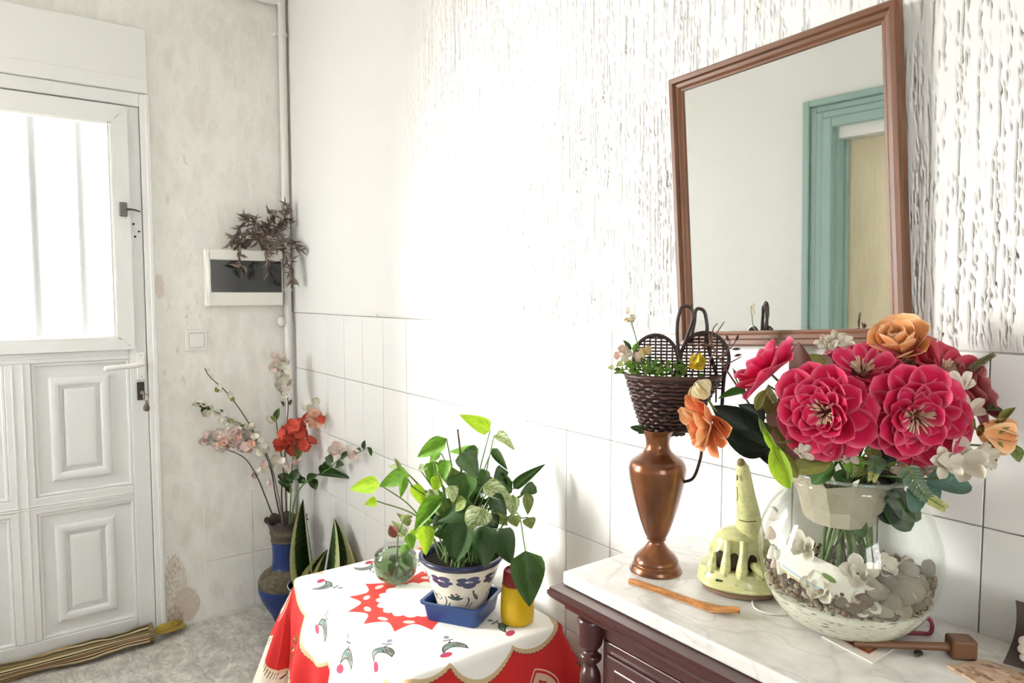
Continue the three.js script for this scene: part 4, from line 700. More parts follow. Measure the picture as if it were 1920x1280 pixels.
// ---------------------------------------------------------------- pothos in its painted pot
const POT = V(-0.233, TY + 0.0085, 1.735);
{
  const p = thing('potted_pothos', 'bushy pothos plant in a white pot painted with blue flowers', 'potted plant', POT);
  const paint = canvasTex(1024, 512, (c, w, h) => {
    c.fillStyle = '#d9d0c0'; c.fillRect(0, 0, w, h); for (let i = 0; i < 700; i++) { c.fillStyle = `rgba(${rnd() < 0.5 ? '190,176,158' : '236,230,220'},.12)`; c.beginPath(); c.arc(rnd() * w, rnd() * h, 3 + rnd() * 22, 0, 7); c.fill(); }
    for (let k = 0; k < 8; k++) {
      const x = (k + 0.5) * w / 8, y = 120;
      c.fillStyle = '#1b2352'; for (const [dx, dy, r] of [[-26, -30, 24], [22, -32, 27], [-30, 10, 23], [8, 30, 32], [40, 6, 20]]) { c.beginPath(); c.ellipse(x + dx, y + dy, r, r * 0.95, 0, 0, 7); c.fill(); }
      c.fillStyle = '#5a6090'; c.beginPath(); c.arc(x + 4, y - 14, 6, 0, 7); c.fill();
      const X = x + w / 16, Y = 275; c.strokeStyle = '#2a2b33'; c.lineWidth = 9;
      if (k % 2) { c.beginPath(); c.moveTo(X - 34, Y - 70); c.quadraticCurveTo(X - 28, Y + 20, X + 10, Y + 40); c.stroke(); c.lineWidth = 6; c.beginPath(); c.arc(X + 22, Y + 18, 22, 0, 7); c.stroke(); c.fillStyle = '#6d5a45'; c.beginPath(); c.ellipse(X - 16, Y - 6, 9, 30, -0.4, 0, 7); c.fill(); }
      else { c.fillStyle = '#23352c'; for (const [a, l] of [[-0.9, 52], [-0.3, 64], [0.4, 56], [1.1, 48]]) { c.save(); c.translate(X, Y + 20); c.rotate(a); c.beginPath(); c.ellipse(0, -l / 2, 11, l / 2, 0, 0, 7); c.fill(); c.restore(); } c.fillStyle = '#7a2f2a'; c.beginPath(); c.arc(X + 8, Y - 40, 8, 0, 7); c.fill(); }
      c.strokeStyle = '#2a2b33'; c.lineWidth = 7; c.beginPath(); c.moveTo(x - 6, Y + 90); c.quadraticCurveTo(x + 22, Y + 40, x + 4, Y - 4); c.stroke(); c.beginPath(); c.moveTo(x + 12, Y + 96); c.lineTo(x + 34, Y + 52); c.stroke();
    }
    c.fillStyle = '#181d3a'; c.fillRect(0, 0, w, 20);
  });
  const prof = [[0.05, 0.002], [0.053, 0.006], [0.0605, 0.035], [0.075, 0.08], [0.0895, 0.117], [0.094, 0.132]];
  const potG = slathe(prof, 30, 64); { const w = potG.attributes.uv, q = potG.attributes.position; for (let i = 0; i < w.count; i++) w.setY(i, q.getY(i) / 0.132); }
  mesh('pot', potG, mat(0xffffff, 0.3, { map: paint, clearcoat: 0.3 }), p).userData.label = 'off-white pot painted with blue flowers';
  mesh('rim', slathe([[0.094, 0.131], [0.0985, 0.133], [0.0995, 0.138], [0.096, 0.141], [0.089, 0.138], [0.085, 0.12]], 24, 64), mat(RGB(0.02, 0.024, 0.07), 0.25), p).userData.label = 'navy rim';
  mesh('pot_floor', new THREE.CircleGeometry(0.0505, 32).rotateX(-Math.PI / 2).translate(0, 0.002, 0), mat(RGB(0.4, 0.36, 0.3), 0.9), p);
  mesh('soil', new THREE.CircleGeometry(0.087, 32).rotateX(-Math.PI / 2).translate(0, 0.122, 0), mat(RGB(0.022, 0.016, 0.012), 1), p);
  const D0 = depthOf(POT), L = (x, y, dd) => at(640 + x / 4.267, 760 + y / 4.267, D0 + dd).sub(POT);
  mesh('support_stick', taper([V(0.02, 0.12, -0.02), L(955, 420, 0.03), L(930, 190, 0.03)], () => 0.0026, 10, 6), mat(RGB(0.13, 0.075, 0.045), 0.8), p);
  // base x, y, tip x, y, width, colour, distance behind (+) or before (-) the pot's axis, turn of the face
  const LV = [[1190, 200, 950, 70, 105, 'lime', 0.02], [840, 262, 590, 425, 105, 'green', 0.0], [1095, 345, 850, 335, 80, 'green', 0.03], [1222, 240, 1395, 335, 85, 'cream', 0.06], [1208, 342, 1342, 522, 62, 'dark', 0.03],
    [945, 385, 1105, 575, 150, 'dark', -0.03], [975, 535, 985, 765, 190, 'dark', -0.06], [1375, 665, 1628, 462, 70, 'dark', 0.0], [1365, 690, 1140, 585, 105, 'dark', 0.0], [1130, 645, 1395, 765, 120, 'cream', -0.04],
    [548, 560, 285, 640, 120, 'green', 0.0], [310, 635, 55, 662, 110, 'lime', 0.0], [285, 765, 185, 790, 66, 'lime', 0.0], [512, 570, 480, 738, 58, 'green', -0.02], [485, 500, 368, 486, 38, 'cream', 0.02], [478, 505, 440, 415, 34, 'olive', 0.02],
    [815, 728, 545, 1010, 105, 'green', -0.05], [1062, 800, 755, 890, 150, 'deep', -0.08], [1145, 820, 1008, 1062, 165, 'cream', -0.12], [985, 930, 878, 1285, 185, 'deep', -0.115], [1145, 955, 1108, 1335, 180, 'deep', -0.12], [1265, 985, 1395, 1275, 165, 'deep', -0.095],
    [650, 955, 690, 1205, 115, 'lime', -0.09], [555, 640, 695, 830, 90, 'lime', -0.03], [705, 670, 765, 825, 85, 'cream', -0.04], [865, 640, 905, 775, 95, 'cream', -0.07], [735, 445, 715, 645, 95, 'green', 0.0], [865, 440, 795, 605, 105, 'green', -0.02],
    [1375, 715, 1368, 895, 95, 'cream', -0.03], [1480, 695, 1500, 885, 72, 'olive', 0.0], [1560, 650, 1430, 705, 85, 'dark', 0.02], [1495, 895, 1525, 1005, 85, 'olive', 0.0], [1375, 880, 1405, 975, 85, 'olive', -0.02], [1185, 740, 1335, 865, 110, 'deep', -0.06], [950, 880, 815, 965, 125, 'deep', -0.06],
    [700, 480, 820, 560, 80, 'olive', 0.02], [800, 380, 690, 455, 80, 'green', 0.02], [1010, 330, 1080, 440, 90, 'dark', 0.03], [900, 500, 860, 640, 100, 'olive', -0.02], [1100, 720, 1060, 830, 110, 'deep', -0.03], [620, 500, 690, 500, 50, 'cream', 0.0], [1330, 560, 1290, 600, 70, 'dark', 0.02], [1250, 600, 1350, 620, 60, 'dark', 0.01],
    [820, 900, 730, 1010, 95, 'deep', -0.05], [1240, 860, 1330, 960, 90, 'olive', -0.04], [870, 820, 960, 930, 120, 'deep', -0.04], [760, 960, 830, 1080, 90, 'dark', -0.05], [1180, 880, 1240, 1010, 110, 'deep', -0.05], [930, 620, 1060, 700, 90, 'dark', -0.03], [780, 560, 740, 700, 80, 'lime', -0.02], [1070, 560, 1180, 660, 90, 'dark', -0.01], [1000, 760, 900, 840, 100, 'olive', -0.09]];
  const stemTube = (parent, a, mid, b) => mesh('petiole', taper([a, mid, b], (t) => lerp(0.0024, 0.0015, t), 12, 5), mStem.green, parent);
  const add = (a, b, w, c, hs) => {
    const n = TOCAM(a.clone().add(POT)).add(V(rr(-0.45, 0.45), rr(0.1, 0.75), rr(-0.45, 0.45)));
    leaf('leaf', HEART[rnd() * 3 | 0], mLeaf[c], p, a, b, w, n);
    const r0 = V(rr(-0.04, 0.04), 0.12, rr(-0.04, 0.04)), mid = r0.clone().lerp(a, 0.55).add(V(0, 0.03, 0)); stemTube(p, r0, mid, a);
  };
  for (const [x0, y0, x1, y1, w, c, dd] of LV) add(L(x0, y0, dd), L(x1, y1, dd + rr(-0.015, 0.01)), w / 4.267 * 0.00166, c);
  for (let i = 0; i < 26; i++) { const x = rr(640, 1300), y = rr(480, 900), a = rr(0.6, 2.6), l = rr(110, 190); add(L(x, y, rr(-0.03, 0.05)), L(x + Math.cos(a) * l, y + Math.sin(a) * l, rr(-0.05, 0.03)), rr(80, 130) / 4.267 * 0.0014, ['dark', 'green', 'deep', 'olive', 'dark', 'cream'][i % 6]); }
  // the big heart-shaped leaf hanging out over the jar
  const a = at(985, 1032, D0 - 0.17).sub(POT), b = at(994, 1140, D0 - 0.19).sub(POT);
  leaf('leaf', HEART[0], mLeaf.dark, p, a, b, 0.076, TOCAM(POT).add(V(0, 0.3, 0))); stemTube(p, V(0.03, 0.12, 0.03), at(968, 960, D0 - 0.1).sub(POT), a);
}
// ---------------------------------------------------------------- round glass jar with a rooting cutting
const mGlass = mat(RGB(0.97, 0.985, 0.975), 0.03, { transmission: 1, thickness: 0, ior: 1.45 });
{
  const P = V(-0.272, TY + 0.0035, 1.478), D0 = depthOf(P), j = thing('glass_jar', 'round greenish glass jar of water with a pothos cutting', 'jar', P);
  const prof = [[0.0, 0.001], [0.026, 0], [0.035, 0.004], [0.05, 0.02], [0.0575, 0.045], [0.056, 0.065], [0.048, 0.083], [0.034, 0.094], [0.029, 0.1], [0.028, 0.112], [0.031, 0.119]];
  mesh('vessel', slathe(prof, 50, 48), mGlass, j).userData.label = 'clear round glass vessel';
  mesh('water', slathe([[0, 0.004], [0.025, 0.004], [0.048, 0.02], [0.0553, 0.045], [0.054, 0.065], [0.047, 0.08], [0, 0.08]], 40, 48), mat(RGB(0.55, 0.64, 0.5), 0.03, { transmission: 1, thickness: 0.05, ior: 1.33, attenuationColor: RGB(0.42, 0.5, 0.34), attenuationDistance: 0.07 }), j).userData.label = 'murky green water';
  const L = (x, y, dd) => at(x, y, D0 + dd).sub(P);
  const q = [[760, 1005, 735, 975, 20, 'cream', 0], [765, 1000, 775, 1030, 22, 'green', -0.03], [750, 975, 772, 965, 18, 'olive', 0.01], [768, 985, 745, 960, 16, 'olive', 0.02], [772, 1010, 790, 985, 20, 'lime', -0.02], [755, 1040, 770, 1065, 18, 'green', -0.01], [742, 1050, 735, 1075, 16, 'olive', 0.0], [762, 1020, 752, 1050, 20, 'green', -0.02]];
  for (const [x0, y0, x1, y1, w, c, dd] of q) leaf('leaf', HEART[rnd() * 3 | 0], mLeaf[c], j, L(x0, y0, dd), L(x1, y1, dd), w * 0.0014, TOCAM(P).add(V(0, 0.4, 0)));
  mesh('stem', taper([V(0, 0.02, 0), V(0.005, 0.07, 0), V(0.008, 0.12, 0.0), L(758, 970, 0)], (t) => 0.0024, 16, 6), mStem.green, j);
  leaf('dry_leaf', OVAL[1], mat(RGB(0.2, 0.055, 0.035), 0.7), j, L(742, 1008, -0.02), L(732, 985, -0.02), 0.026, TOCAM(P)).userData.label = 'withered red-brown leaf';
  const rt = []; for (let i = 0; i < 7; i++) rt.push(V(0.005, 0.06, 0)), mesh('root', tube([V(0.004, 0.05, 0), V(rr(-0.02, 0.02), 0.03, rr(-0.02, 0.02)), V(rr(-0.035, 0.035), 0.014, rr(-0.03, 0.03))], 0.0009, 10, 5), mat(RGB(0.4, 0.36, 0.25), 0.8), j);
}
// ---------------------------------------------------------------- heart-backed wicker basket standing in the jug
const JD = depthOf(JUG);
const BK = at(1240, 812, JD - 0.002);                          // foot of the basket, in the jug's mouth
{
  const b = thing('wicker_basket', 'dark wicker basket with a heart-shaped back standing in the jug', 'basket', BK);
  const f = TOCAM(BK).setY(0).normalize(), r = V(0, 1, 0).cross(f).normalize();  // r points right in the view
  b.quaternion.setFromRotationMatrix(new THREE.Matrix4().makeBasis(r, V(0, 1, 0), f));
  const px = 0.00089, cols = [mat(RGB(0.045, 0.017, 0.014), 0.45), mat(RGB(0.062, 0.026, 0.02), 0.45), mat(RGB(0.034, 0.013, 0.011), 0.5)], hand = mat(RGB(0.03, 0.014, 0.011), 0.35);
  const pt = (x, y, z = 0) => V((x - 1240) * px, (812 - y) * px, z);
  // pocket: rows of weave, half ellipses growing towards the rim
  const rows = 15;
  for (let k = 0; k < rows; k++) {
    const u = k / (rows - 1), y = lerp(0.002, 0.094, u), xl = lerp(-0.028, -0.058, Math.pow(u, 0.85)), xr = lerp(0.036, 0.092, Math.pow(u, 0.8)), d = lerp(0.018, 0.052, Math.pow(u, 0.8)), p = [];
    for (let i = 0; i <= 34; i++) { const a = Math.PI * (1 - i / 34), c = (xl + xr) / 2, w = (xr - xl) / 2, wob = 0.0016 * Math.cos(i * Math.PI / 2 + k * Math.PI); p.push(V(c + Math.cos(a) * (w + wob), y + 0.0008 * Math.sin(i * 1.7 + k), Math.sin(a) * (d + wob) + 0.002)); }
    mesh('weave_row', tube(p, 0.0036, 70, 6), cols[k % 3], b);
  }
  for (let i = 0; i <= 16; i++) {                               // upright stakes
    const a = Math.PI * (1 - i / 16), P2 = (u) => { const xl = lerp(-0.028, -0.058, Math.pow(u, 0.85)), xr = lerp(0.036, 0.092, Math.pow(u, 0.8)), d = lerp(0.018, 0.052, Math.pow(u, 0.8)); return V((xl + xr) / 2 + Math.cos(a) * (xr - xl) / 2 * 0.985, lerp(0, 0.098, u), Math.sin(a) * d * 0.985); };
    mesh('stake', tube([P2(0), P2(0.5), P2(1)], 0.0024, 10, 5), cols[(i + 1) % 3], b);
  }
  const rim = []; for (let i = 0; i <= 24; i++) { const a = Math.PI * (1 - i / 24); rim.push(V(0.017 + Math.cos(a) * 0.077, 0.099, Math.sin(a) * 0.055)); }
  mesh('rim', tube(rim, 0.0046, 60, 8), cols[1], b);
  // heart-shaped back: two lobes with a bent-cane outline and woven filling
  for (const [cx, cy, rw, rh] of [[1227, 672, 42, 48], [1318, 668, 44, 50]]) {
    const o = []; for (let i = 0; i <= 24; i++) { const a = Math.PI * (1.18 - 1.36 * i / 24); o.push(pt(cx + Math.cos(a) * rw, cy - Math.sin(a) * rh, -0.004)); }
    o.unshift(pt(cx - rw * 0.55, 730, -0.004)); o.push(pt(cx + rw * 0.75, 760, -0.004));
    mesh('lobe_outline', tube(o, 0.0032, 60, 8), hand, b);
    for (let k = 0; k < 17; k++) { const y = cy - rh + 6 + k * 6.2, q = clamp((cy - y) / rh, -0.5, 1), w = rw * Math.sqrt(Math.max(0.02, 1 - Math.max(0, q) * q)) * (y > cy + 20 ? 0.8 : 1) - 2, p = []; for (let i = 0; i <= 16; i++) p.push(pt(cx + lerp(-w, w, i / 16), y, -0.004 + 0.0022 * Math.cos(i * Math.PI / 2 + k * Math.PI))); mesh('back_weave', tube(p, 0.0017, 32, 5), cols[(k + 1) % 3], b); }
    for (let i = -3; i <= 3; i++) { const x = cx + i * rw / 4, t = cy - rh * Math.sqrt(Math.max(0, 1 - (i / 4) ** 2)); mesh('back_stake', tube([pt(x, 750, -0.004), pt(x, (t + 750) / 2, -0.004), pt(x, t, -0.004)], 0.0016, 8, 5), cols[i & 1 ? 0 : 1], b); }
  }
  mesh('handle_loop', tube([pt(1272, 668, -0.002), pt(1267, 630, 0), pt(1268, 590, 0.002), pt(1277, 569, 0.002), pt(1291, 572, 0.002), pt(1295, 592, 0.002), pt(1287, 620, 0), pt(1276, 655, -0.002)], 0.003, 60, 8), hand, b);
  mesh('handle_loop', tube([pt(1290, 640, -0.008), pt(1298, 600, -0.008), pt(1302, 574, -0.008), pt(1314, 576, -0.008), pt(1321, 600, -0.008), pt(1323, 640, -0.008), pt(1338, 690, -0.006), pt(1345, 720, -0.004)], 0.003, 60, 8), hand, b);
}
// flowers of the basket
const RB = (x, y, dd = 0) => at(x, y, JD - 0.02 + dd);
function sprig(label, foot, stems, bits, leaves, group) {
  const s = thing('flower_sprig', label, 'artificial flowers', foot, group), L = (q) => RB(...q).sub(foot);
  for (const st of stems) mesh('stem', taper([V(0, 0, 0), ...st.map(L)], (t) => lerp(0.0014, 0.0008, t), 14, 5), mStem.green, s);
  for (const [x, y, rpx, c, dd = 0] of bits) { const p = L([x, y, dd]), m = mesh('blossom', BLOSSOM[rnd() * 3 | 0], c, s); m.position.copy(p); m.scale.setScalar(rpx * 0.0009); face(m, TOCAM(foot).add(V(rr(-0.6, 0.6), rr(-0.1, 0.9), rr(-0.6, 0.6)))); }
  for (const [x0, y0, x1, y1, w, m, dd = 0] of leaves) leaf('leaf', OVAL[rnd() * 2 | 0], mLeaf[m], s, L([x0, y0, dd]), L([x1, y1, dd]), w * 0.0009, TOCAM(foot).add(V(rr(-0.5, 0.5), rr(0, 0.7), 0)));
}
const mButter = mat(RGB(0.78, 0.62, 0.3), 0.8), mYellow = mat(RGB(0.78, 0.6, 0.06), 0.75), mCream = mat(RGB(0.82, 0.76, 0.62), 0.8), mPinkish = mat(RGB(0.74, 0.55, 0.45), 0.8), mGreeny = mat(RGB(0.55, 0.6, 0.28), 0.8);
{
  const grass = (cx, cy, sx, sy, n, cs) => Array.from({ length: n }, () => { const a = rr(0, 6.28), q = Math.sqrt(rnd()), x = cx + Math.cos(a) * q * sx, y = cy + Math.sin(a) * q * sy; return [x, y, x + rr(-14, 14), y + rr(-15, 3), rr(5, 9), cs[rnd() * cs.length | 0], rr(-0.02, 0.02)]; });
  sprig('cream blossoms with small green leaves at the rim of the basket', RB(1215, 712, 0), [[[1200, 690, 0], [1175, 680, 0]], [[1185, 694, 0], [1150, 692, 0]], [[1205, 680, 0], [1178, 645, 0]]],
    [[1168, 658, 13, mPinkish], [1180, 664, 12, mCream], [1160, 668, 11, mPinkish], [1208, 662, 12, mButter], [1216, 656, 11, mButter], [1198, 672, 12, mCream], [1180, 680, 11, mCream], [1165, 685, 10, mGreeny], [1148, 692, 9, mGreeny], [1190, 668, 11, mPinkish], [1172, 672, 10, mCream]],
    [...grass(1200, 690, 42, 14, 46, ['green', 'dark', 'olive', 'green']), ...grass(1232, 690, 22, 15, 24, ['dark', 'green']), [1180, 662, 1172, 636, 11, 'dark'], [1190, 662, 1192, 642, 9, 'green'], [1172, 694, 1150, 700, 7, 'olive']], 'sprigs in the wicker basket');
  sprig('bright yellow rose with green foliage at the rim of the basket', RB(1290, 712, 0), [[[1300, 695, -0.01], [1308, 682, -0.015]]],
    [[1308, 680, 17, mYellow, -0.02], [1304, 676, 13, mYellow, -0.03], [1313, 674, 13, mYellow, -0.03], [1309, 686, 12, mYellow, -0.03], [1300, 684, 12, mYellow, -0.02], [1318, 686, 11, mButter, -0.02], [1308, 670, 10, mButter, -0.02]],
    [...grass(1270, 694, 26, 14, 40, ['dark', 'green', 'olive']), [1310, 700, 1322, 712, 11, 'green', -0.01]], 'sprigs in the wicker basket');
  sprig('single tiny cream blossom on a bare stalk above the basket', RB(1212, 712, 0.01), [[[1200, 660, 0.01], [1186, 610, 0.01], [1182, 585, 0.01]]], [[1182, 584, 9, mCream, 0.01], [1185, 595, 8, mCream, 0.01], [1178, 604, 10, mButter, 0.01], [1186, 602, 7, mCream, 0.01]], [], 'sprigs in the wicker basket');
  // dark leaf hanging from the jug's mouth
  sprig('dark pointed leaf poking out of the mouth of the copper jug', RB(1222, 812, 0.01), [[[1210, 806, 0.0]]], [], [[1212, 808, 1182, 800, 13, 'deep', 0.0], [1215, 806, 1196, 812, 8, 'deep', 0.0]], 'sprigs in the wicker basket');
}
// ---------------------------------------------------------------- fishbowl
const BW = V(-0.14, SLAB + 0.003, 2.6), BD = depthOf(BW), bF = TOCAM(BW).setY(0).normalize(), bR = V(0, 1, 0).cross(bF).normalize();
const inB = (s, h, t) => BW.clone().addScaledVector(bR, s).addScaledVector(bF, t).setY(BW.y + h);
const bowlR = new THREE.SplineCurve([[0.05, 0.002], [0.058, 0.001], [0.082, 0.014], [0.106, 0.045], [0.1185, 0.09], [0.1165, 0.13], [0.102, 0.17], [0.084, 0.197], [0.0785, 0.207], [0.0815, 0.216], [0.086, 0.221]].map((p) => new THREE.Vector2(...p)));
const rAt = (() => { const P = bowlR.getPoints(200); return (h) => { let b = P[0]; for (const p of P) if (Math.abs(p.y - h) < Math.abs(b.y - h)) b = p; return b.x; }; })();
{
  const g = bowlR.getPoints(80); g.unshift(new THREE.Vector2(0, 0.004));
  const o = thing('glass_fishbowl', 'large round glass fishbowl filled with sand, pebbles and keepsakes', 'bowl', BW);
  const mBowl = mat(RGB(0.95, 0.97, 0.95), 0.03, { transmission: 1, thickness: 0, ior: 1.6 });
  mesh('glass_wall', new THREE.LatheGeometry(g, 72), mBowl, o).userData.label = 'clear glass wall';
  mesh('glass_lip', new THREE.TorusGeometry(0.086, 0.0026, 10, 72).rotateX(Math.PI / 2).translate(0, 0.221, 0), mat(RGB(0.8, 0.84, 0.8), 0.05, { transmission: 0.8, thickness: 0, ior: 1.6 }), o);
  mesh('glass_foot', new THREE.TorusGeometry(0.054, 0.0028, 10, 64).rotateX(Math.PI / 2).translate(0, 0.0015, 0), mat(RGB(0.75, 0.8, 0.76), 0.05, { transmission: 0.85, thickness: 0 }), o);
  // sand with dark flecks
  const sandTex = pixTex(512, 512, (u, v) => { const a = tn(u, v, 10, 2), b = tn(u, v, 90, 5), c = tn(u, v, 26, 8) + 0.5 * tn(u, v, 60, 3), q = 1 + 0.05 * a + 0.06 * b - 0.5 * sstep(0.42, 0.6, c); return [216 * q, 213 * q, 196 * q]; });
  const top = (x, z) => 0.052 + 0.006 * n2(x * 25, z * 25), n = 60, pos = [], uv = [], idx = [];
  const sand = []; for (let i = 0; i <= 14; i++) { const h = 0.006 + 0.046 * i / 14; sand.push([rAt(h) - 0.0022, h]); } sand.unshift([0, 0.006]); sand.push([0.08, 0.054], [0.04, 0.056], [0, 0.055]);
  tag(mesh('sand', lathe(sand, 64).translate(BW.x, BW.y, BW.z), mat(0xffffff, 0.95, { map: sandTex })), 'pale flecked sand in the bottom of the glass fishbowl', 'sand', null, 'stuff');
  // fine gravel lying over the sand
  const st = new THREE.IcosahedronGeometry(1, 0), inst = new THREE.InstancedMesh(st, mat(0xffffff, 0.85), 1500), M4 = new THREE.Matrix4(), Q = new THREE.Quaternion(), E = new THREE.Euler(), cl = [RGB(0.2, 0.13, 0.075), RGB(0.26, 0.19, 0.12), RGB(0.1, 0.065, 0.04), RGB(0.36, 0.29, 0.2), RGB(0.16, 0.115, 0.08), RGB(0.42, 0.36, 0.27)];
  for (let i = 0; i < 1500; i++) {
    const h = rr(0.05, 0.083), a = rr(0, 6.283), q = rnd() < 0.7 ? rr(0.86, 0.965) : Math.sqrt(rnd()) * 0.85, r = (rAt(h) - 0.004) * q, s = rr(0.0022, 0.0048);
    Q.setFromEuler(E.set(rr(0, 6), rr(0, 6), rr(0, 6))); M4.compose(V(BW.x + Math.cos(a) * r, BW.y + h, BW.z + Math.sin(a) * r), Q, V(s, s * rr(0.6, 1), s)); inst.setMatrixAt(i, M4); inst.setColorAt(i, cl[rnd() * 6 | 0]);
  }
  inst.name = 'gravel'; inst.castShadow = inst.receiveShadow = true; scene.add(inst); tag(inst, 'brown mixed gravel layer inside the glass fishbowl', 'gravel', null, 'stuff');
}
// pebbles against the glass: s right, h up, t towards the room; size
const PEB = new THREE.IcosahedronGeometry(1, 3); { const p = PEB.attributes.position; for (let i = 0; i < p.count; i++) { const k = 1 + 0.08 * n3(p.getX(i) * 1.3, p.getY(i) * 1.3, p.getZ(i) * 1.3); p.setXYZ(i, p.getX(i) * k, p.getY(i) * k, p.getZ(i) * k); } PEB.computeVertexNormals(); }
{
  const tones = [[0.2, 0.17, 0.125], [0.24, 0.21, 0.16], [0.17, 0.15, 0.115], [0.3, 0.265, 0.21], [0.14, 0.1, 0.07]].map((c) => mat(RGB(...c), 0.6));
  const list = [[0.062, 0.094, 0.03, 0.021, 0, 1.3], [0.05, 0.078, 0.016, 0.011, 0.2, 1], [0.04, 0.066, 0.018, 0.0085, -0.15, 3], [0.062, 0.064, 0.017, 0.009, 0.3, 3], [0.036, 0.092, 0.015, 0.011, 0.5, 0], [0.02, 0.078, 0.013, 0.01, 0.1, 4], [0.082, 0.075, 0.013, 0.011, -0.2, 2], [0.084, 0.098, 0.012, 0.014, 0.4, 1], [0.026, 0.066, 0.012, 0.008, 0.4, 1], [0.046, 0.108, 0.014, 0.01, -0.5, 2], [0.07, 0.118, 0.014, 0.012, 0.5, 1], [0.03, 0.104, 0.016, 0.006, -0.5, 3], [0.01, 0.066, 0.011, 0.008, 0.1, 4], [-0.005, 0.072, 0.009, 0.007, 0.2, 0], [0.095, 0.115, 0.009, 0.012, 0, 2], [0.05, 0.056, 0.013, 0.006, 0.1, 4]];
  for (const [s, h, a, b, rot, c] of list) {
    const R = rAt(h) - 0.006, t = Math.sqrt(Math.max(0.0001, R * R - s * s)) - b * 0.55, m = mesh('pebble', PEB, tones[Math.round(c) % 5]);
    m.position.copy(inB(s, h, t)); m.quaternion.setFromRotationMatrix(new THREE.Matrix4().makeBasis(bR, V(0, 1, 0), bF)); m.rotateZ(rot); m.scale.set(a * 0.95, b * 1.05, b * 0.5);
    tag(m, a > 0.025 ? 'largest smooth taupe pebble in the fishbowl' : c === 4 ? 'dark brown pebble sunk in the gravel of the fishbowl' : c === 3 ? 'pale flat oval pebble in the fishbowl' : 'smooth taupe pebble resting against the inside of the fishbowl', 'pebble', 'pebbles in the fishbowl');
  }
  // little shells on the side towards the jug
  const shell = blade((u) => 0.5 * Math.sqrt(Math.sin(Math.PI * Math.pow(clamp(u, 0.02, 0.98), 0.7))), { cup: -0.7, droop: 0.2, nu: 8, nv: 8 });
  const mS = [mat(RGB(0.74, 0.7, 0.62), 0.5), mat(RGB(0.62, 0.5, 0.42), 0.5), mat(RGB(0.8, 0.76, 0.66), 0.5)];
  [[-0.105, 0.15, 0.02], [-0.108, 0.125, 0.018], [-0.102, 0.105, 0.02], [-0.085, 0.09, 0.016], [-0.096, 0.092, 0.014], [-0.07, 0.084, 0.014], [-0.055, 0.088, 0.013], [-0.04, 0.082, 0.014], [-0.024, 0.084, 0.012], [-0.09, 0.108, 0.014]].forEach(([s, h, q], i) => {
    const R = rAt(h) - 0.005, t = Math.sqrt(Math.max(0.0004, R * R - s * s)) - 0.004, p = inB(s, h, t), m = mesh('seashell', shell, mS[i % 3]);
    setLeaf(m, p.clone().add(V(0, -q / 2, 0)), p.clone().add(V(rr(-0.004, 0.004), q / 2, rr(-0.004, 0.004))), q, p.clone().sub(BW).setY(0.01)); tag(m, 'small pale seashell against the inside of the fishbowl', 'seashell', 'shells in the fishbowl');
  });
}
// paper things inside the bowl, bent to its curve
function bentSheet(name, label, s0, s1, hb0, hb1, height, inset, map, tilt = 0) {
  const nu = 24, nv = 8, pos = [], uv = [], idx = [];
  for (let i = 0; i <= nu; i++) for (let k = 0; k <= nv; k++) { const u = i / nu, v = k / nv, s = lerp(s0, s1, u), h = lerp(hb0, hb1, u) + v * height, R = rAt(h) - inset - tilt * v, t = Math.sqrt(Math.max(0.0002, R * R - s * s)), p = inB(s, h, t); pos.push(p.x, p.y, p.z); uv.push(u, v); if (i < nu && k < nv) { const a = i * (nv + 1) + k; idx.push(a, a + nv + 1, a + 1, a + 1, a + nv + 1, a + nv + 2); } }
  const g = new THREE.BufferGeometry(); g.setAttribute('position', new THREE.Float32BufferAttribute(pos, 3)); g.setAttribute('uv', new THREE.Float32BufferAttribute(uv, 2)); g.setIndex(idx); g.computeVertexNormals();
  return tag(mesh(name, g, mat(0xffffff, 0.8, { map })), label, 'paper');
}
const paperTex = (base, draw) => canvasTex(256, 128, (c, w, h) => { c.fillStyle = base; c.fillRect(0, 0, w, h); for (let i = 0; i < 200; i++) { c.fillStyle = 'rgba(160,150,130,.06)'; c.fillRect(rnd() * w, rnd() * h, rnd() * 40, 2); } draw?.(c, w, h); });
bentSheet('folded_card', 'white folded card inside the fishbowl under the white flowers', -0.088, 0.022, 0.092, 0.062, 0.046, 0.01, paperTex('#e9e5dc', (c, w, h) => { c.fillStyle = '#a9c4cf'; c.fillRect(20, h - 26, 150, 8); c.fillStyle = '#c9b58a'; c.fillRect(0, h - 10, w, 10); c.fillStyle = '#6f8a4a'; c.beginPath(); c.ellipse(w * 0.62, h * 0.4, 20, 11, 0.2, 0, 7); c.fill(); }), 0.004);
bentSheet('brown_card', 'thin brown card edge tucked inside the fishbowl', -0.018, 0.042, 0.07, 0.058, 0.016, 0.014, paperTex('#a58a70'));
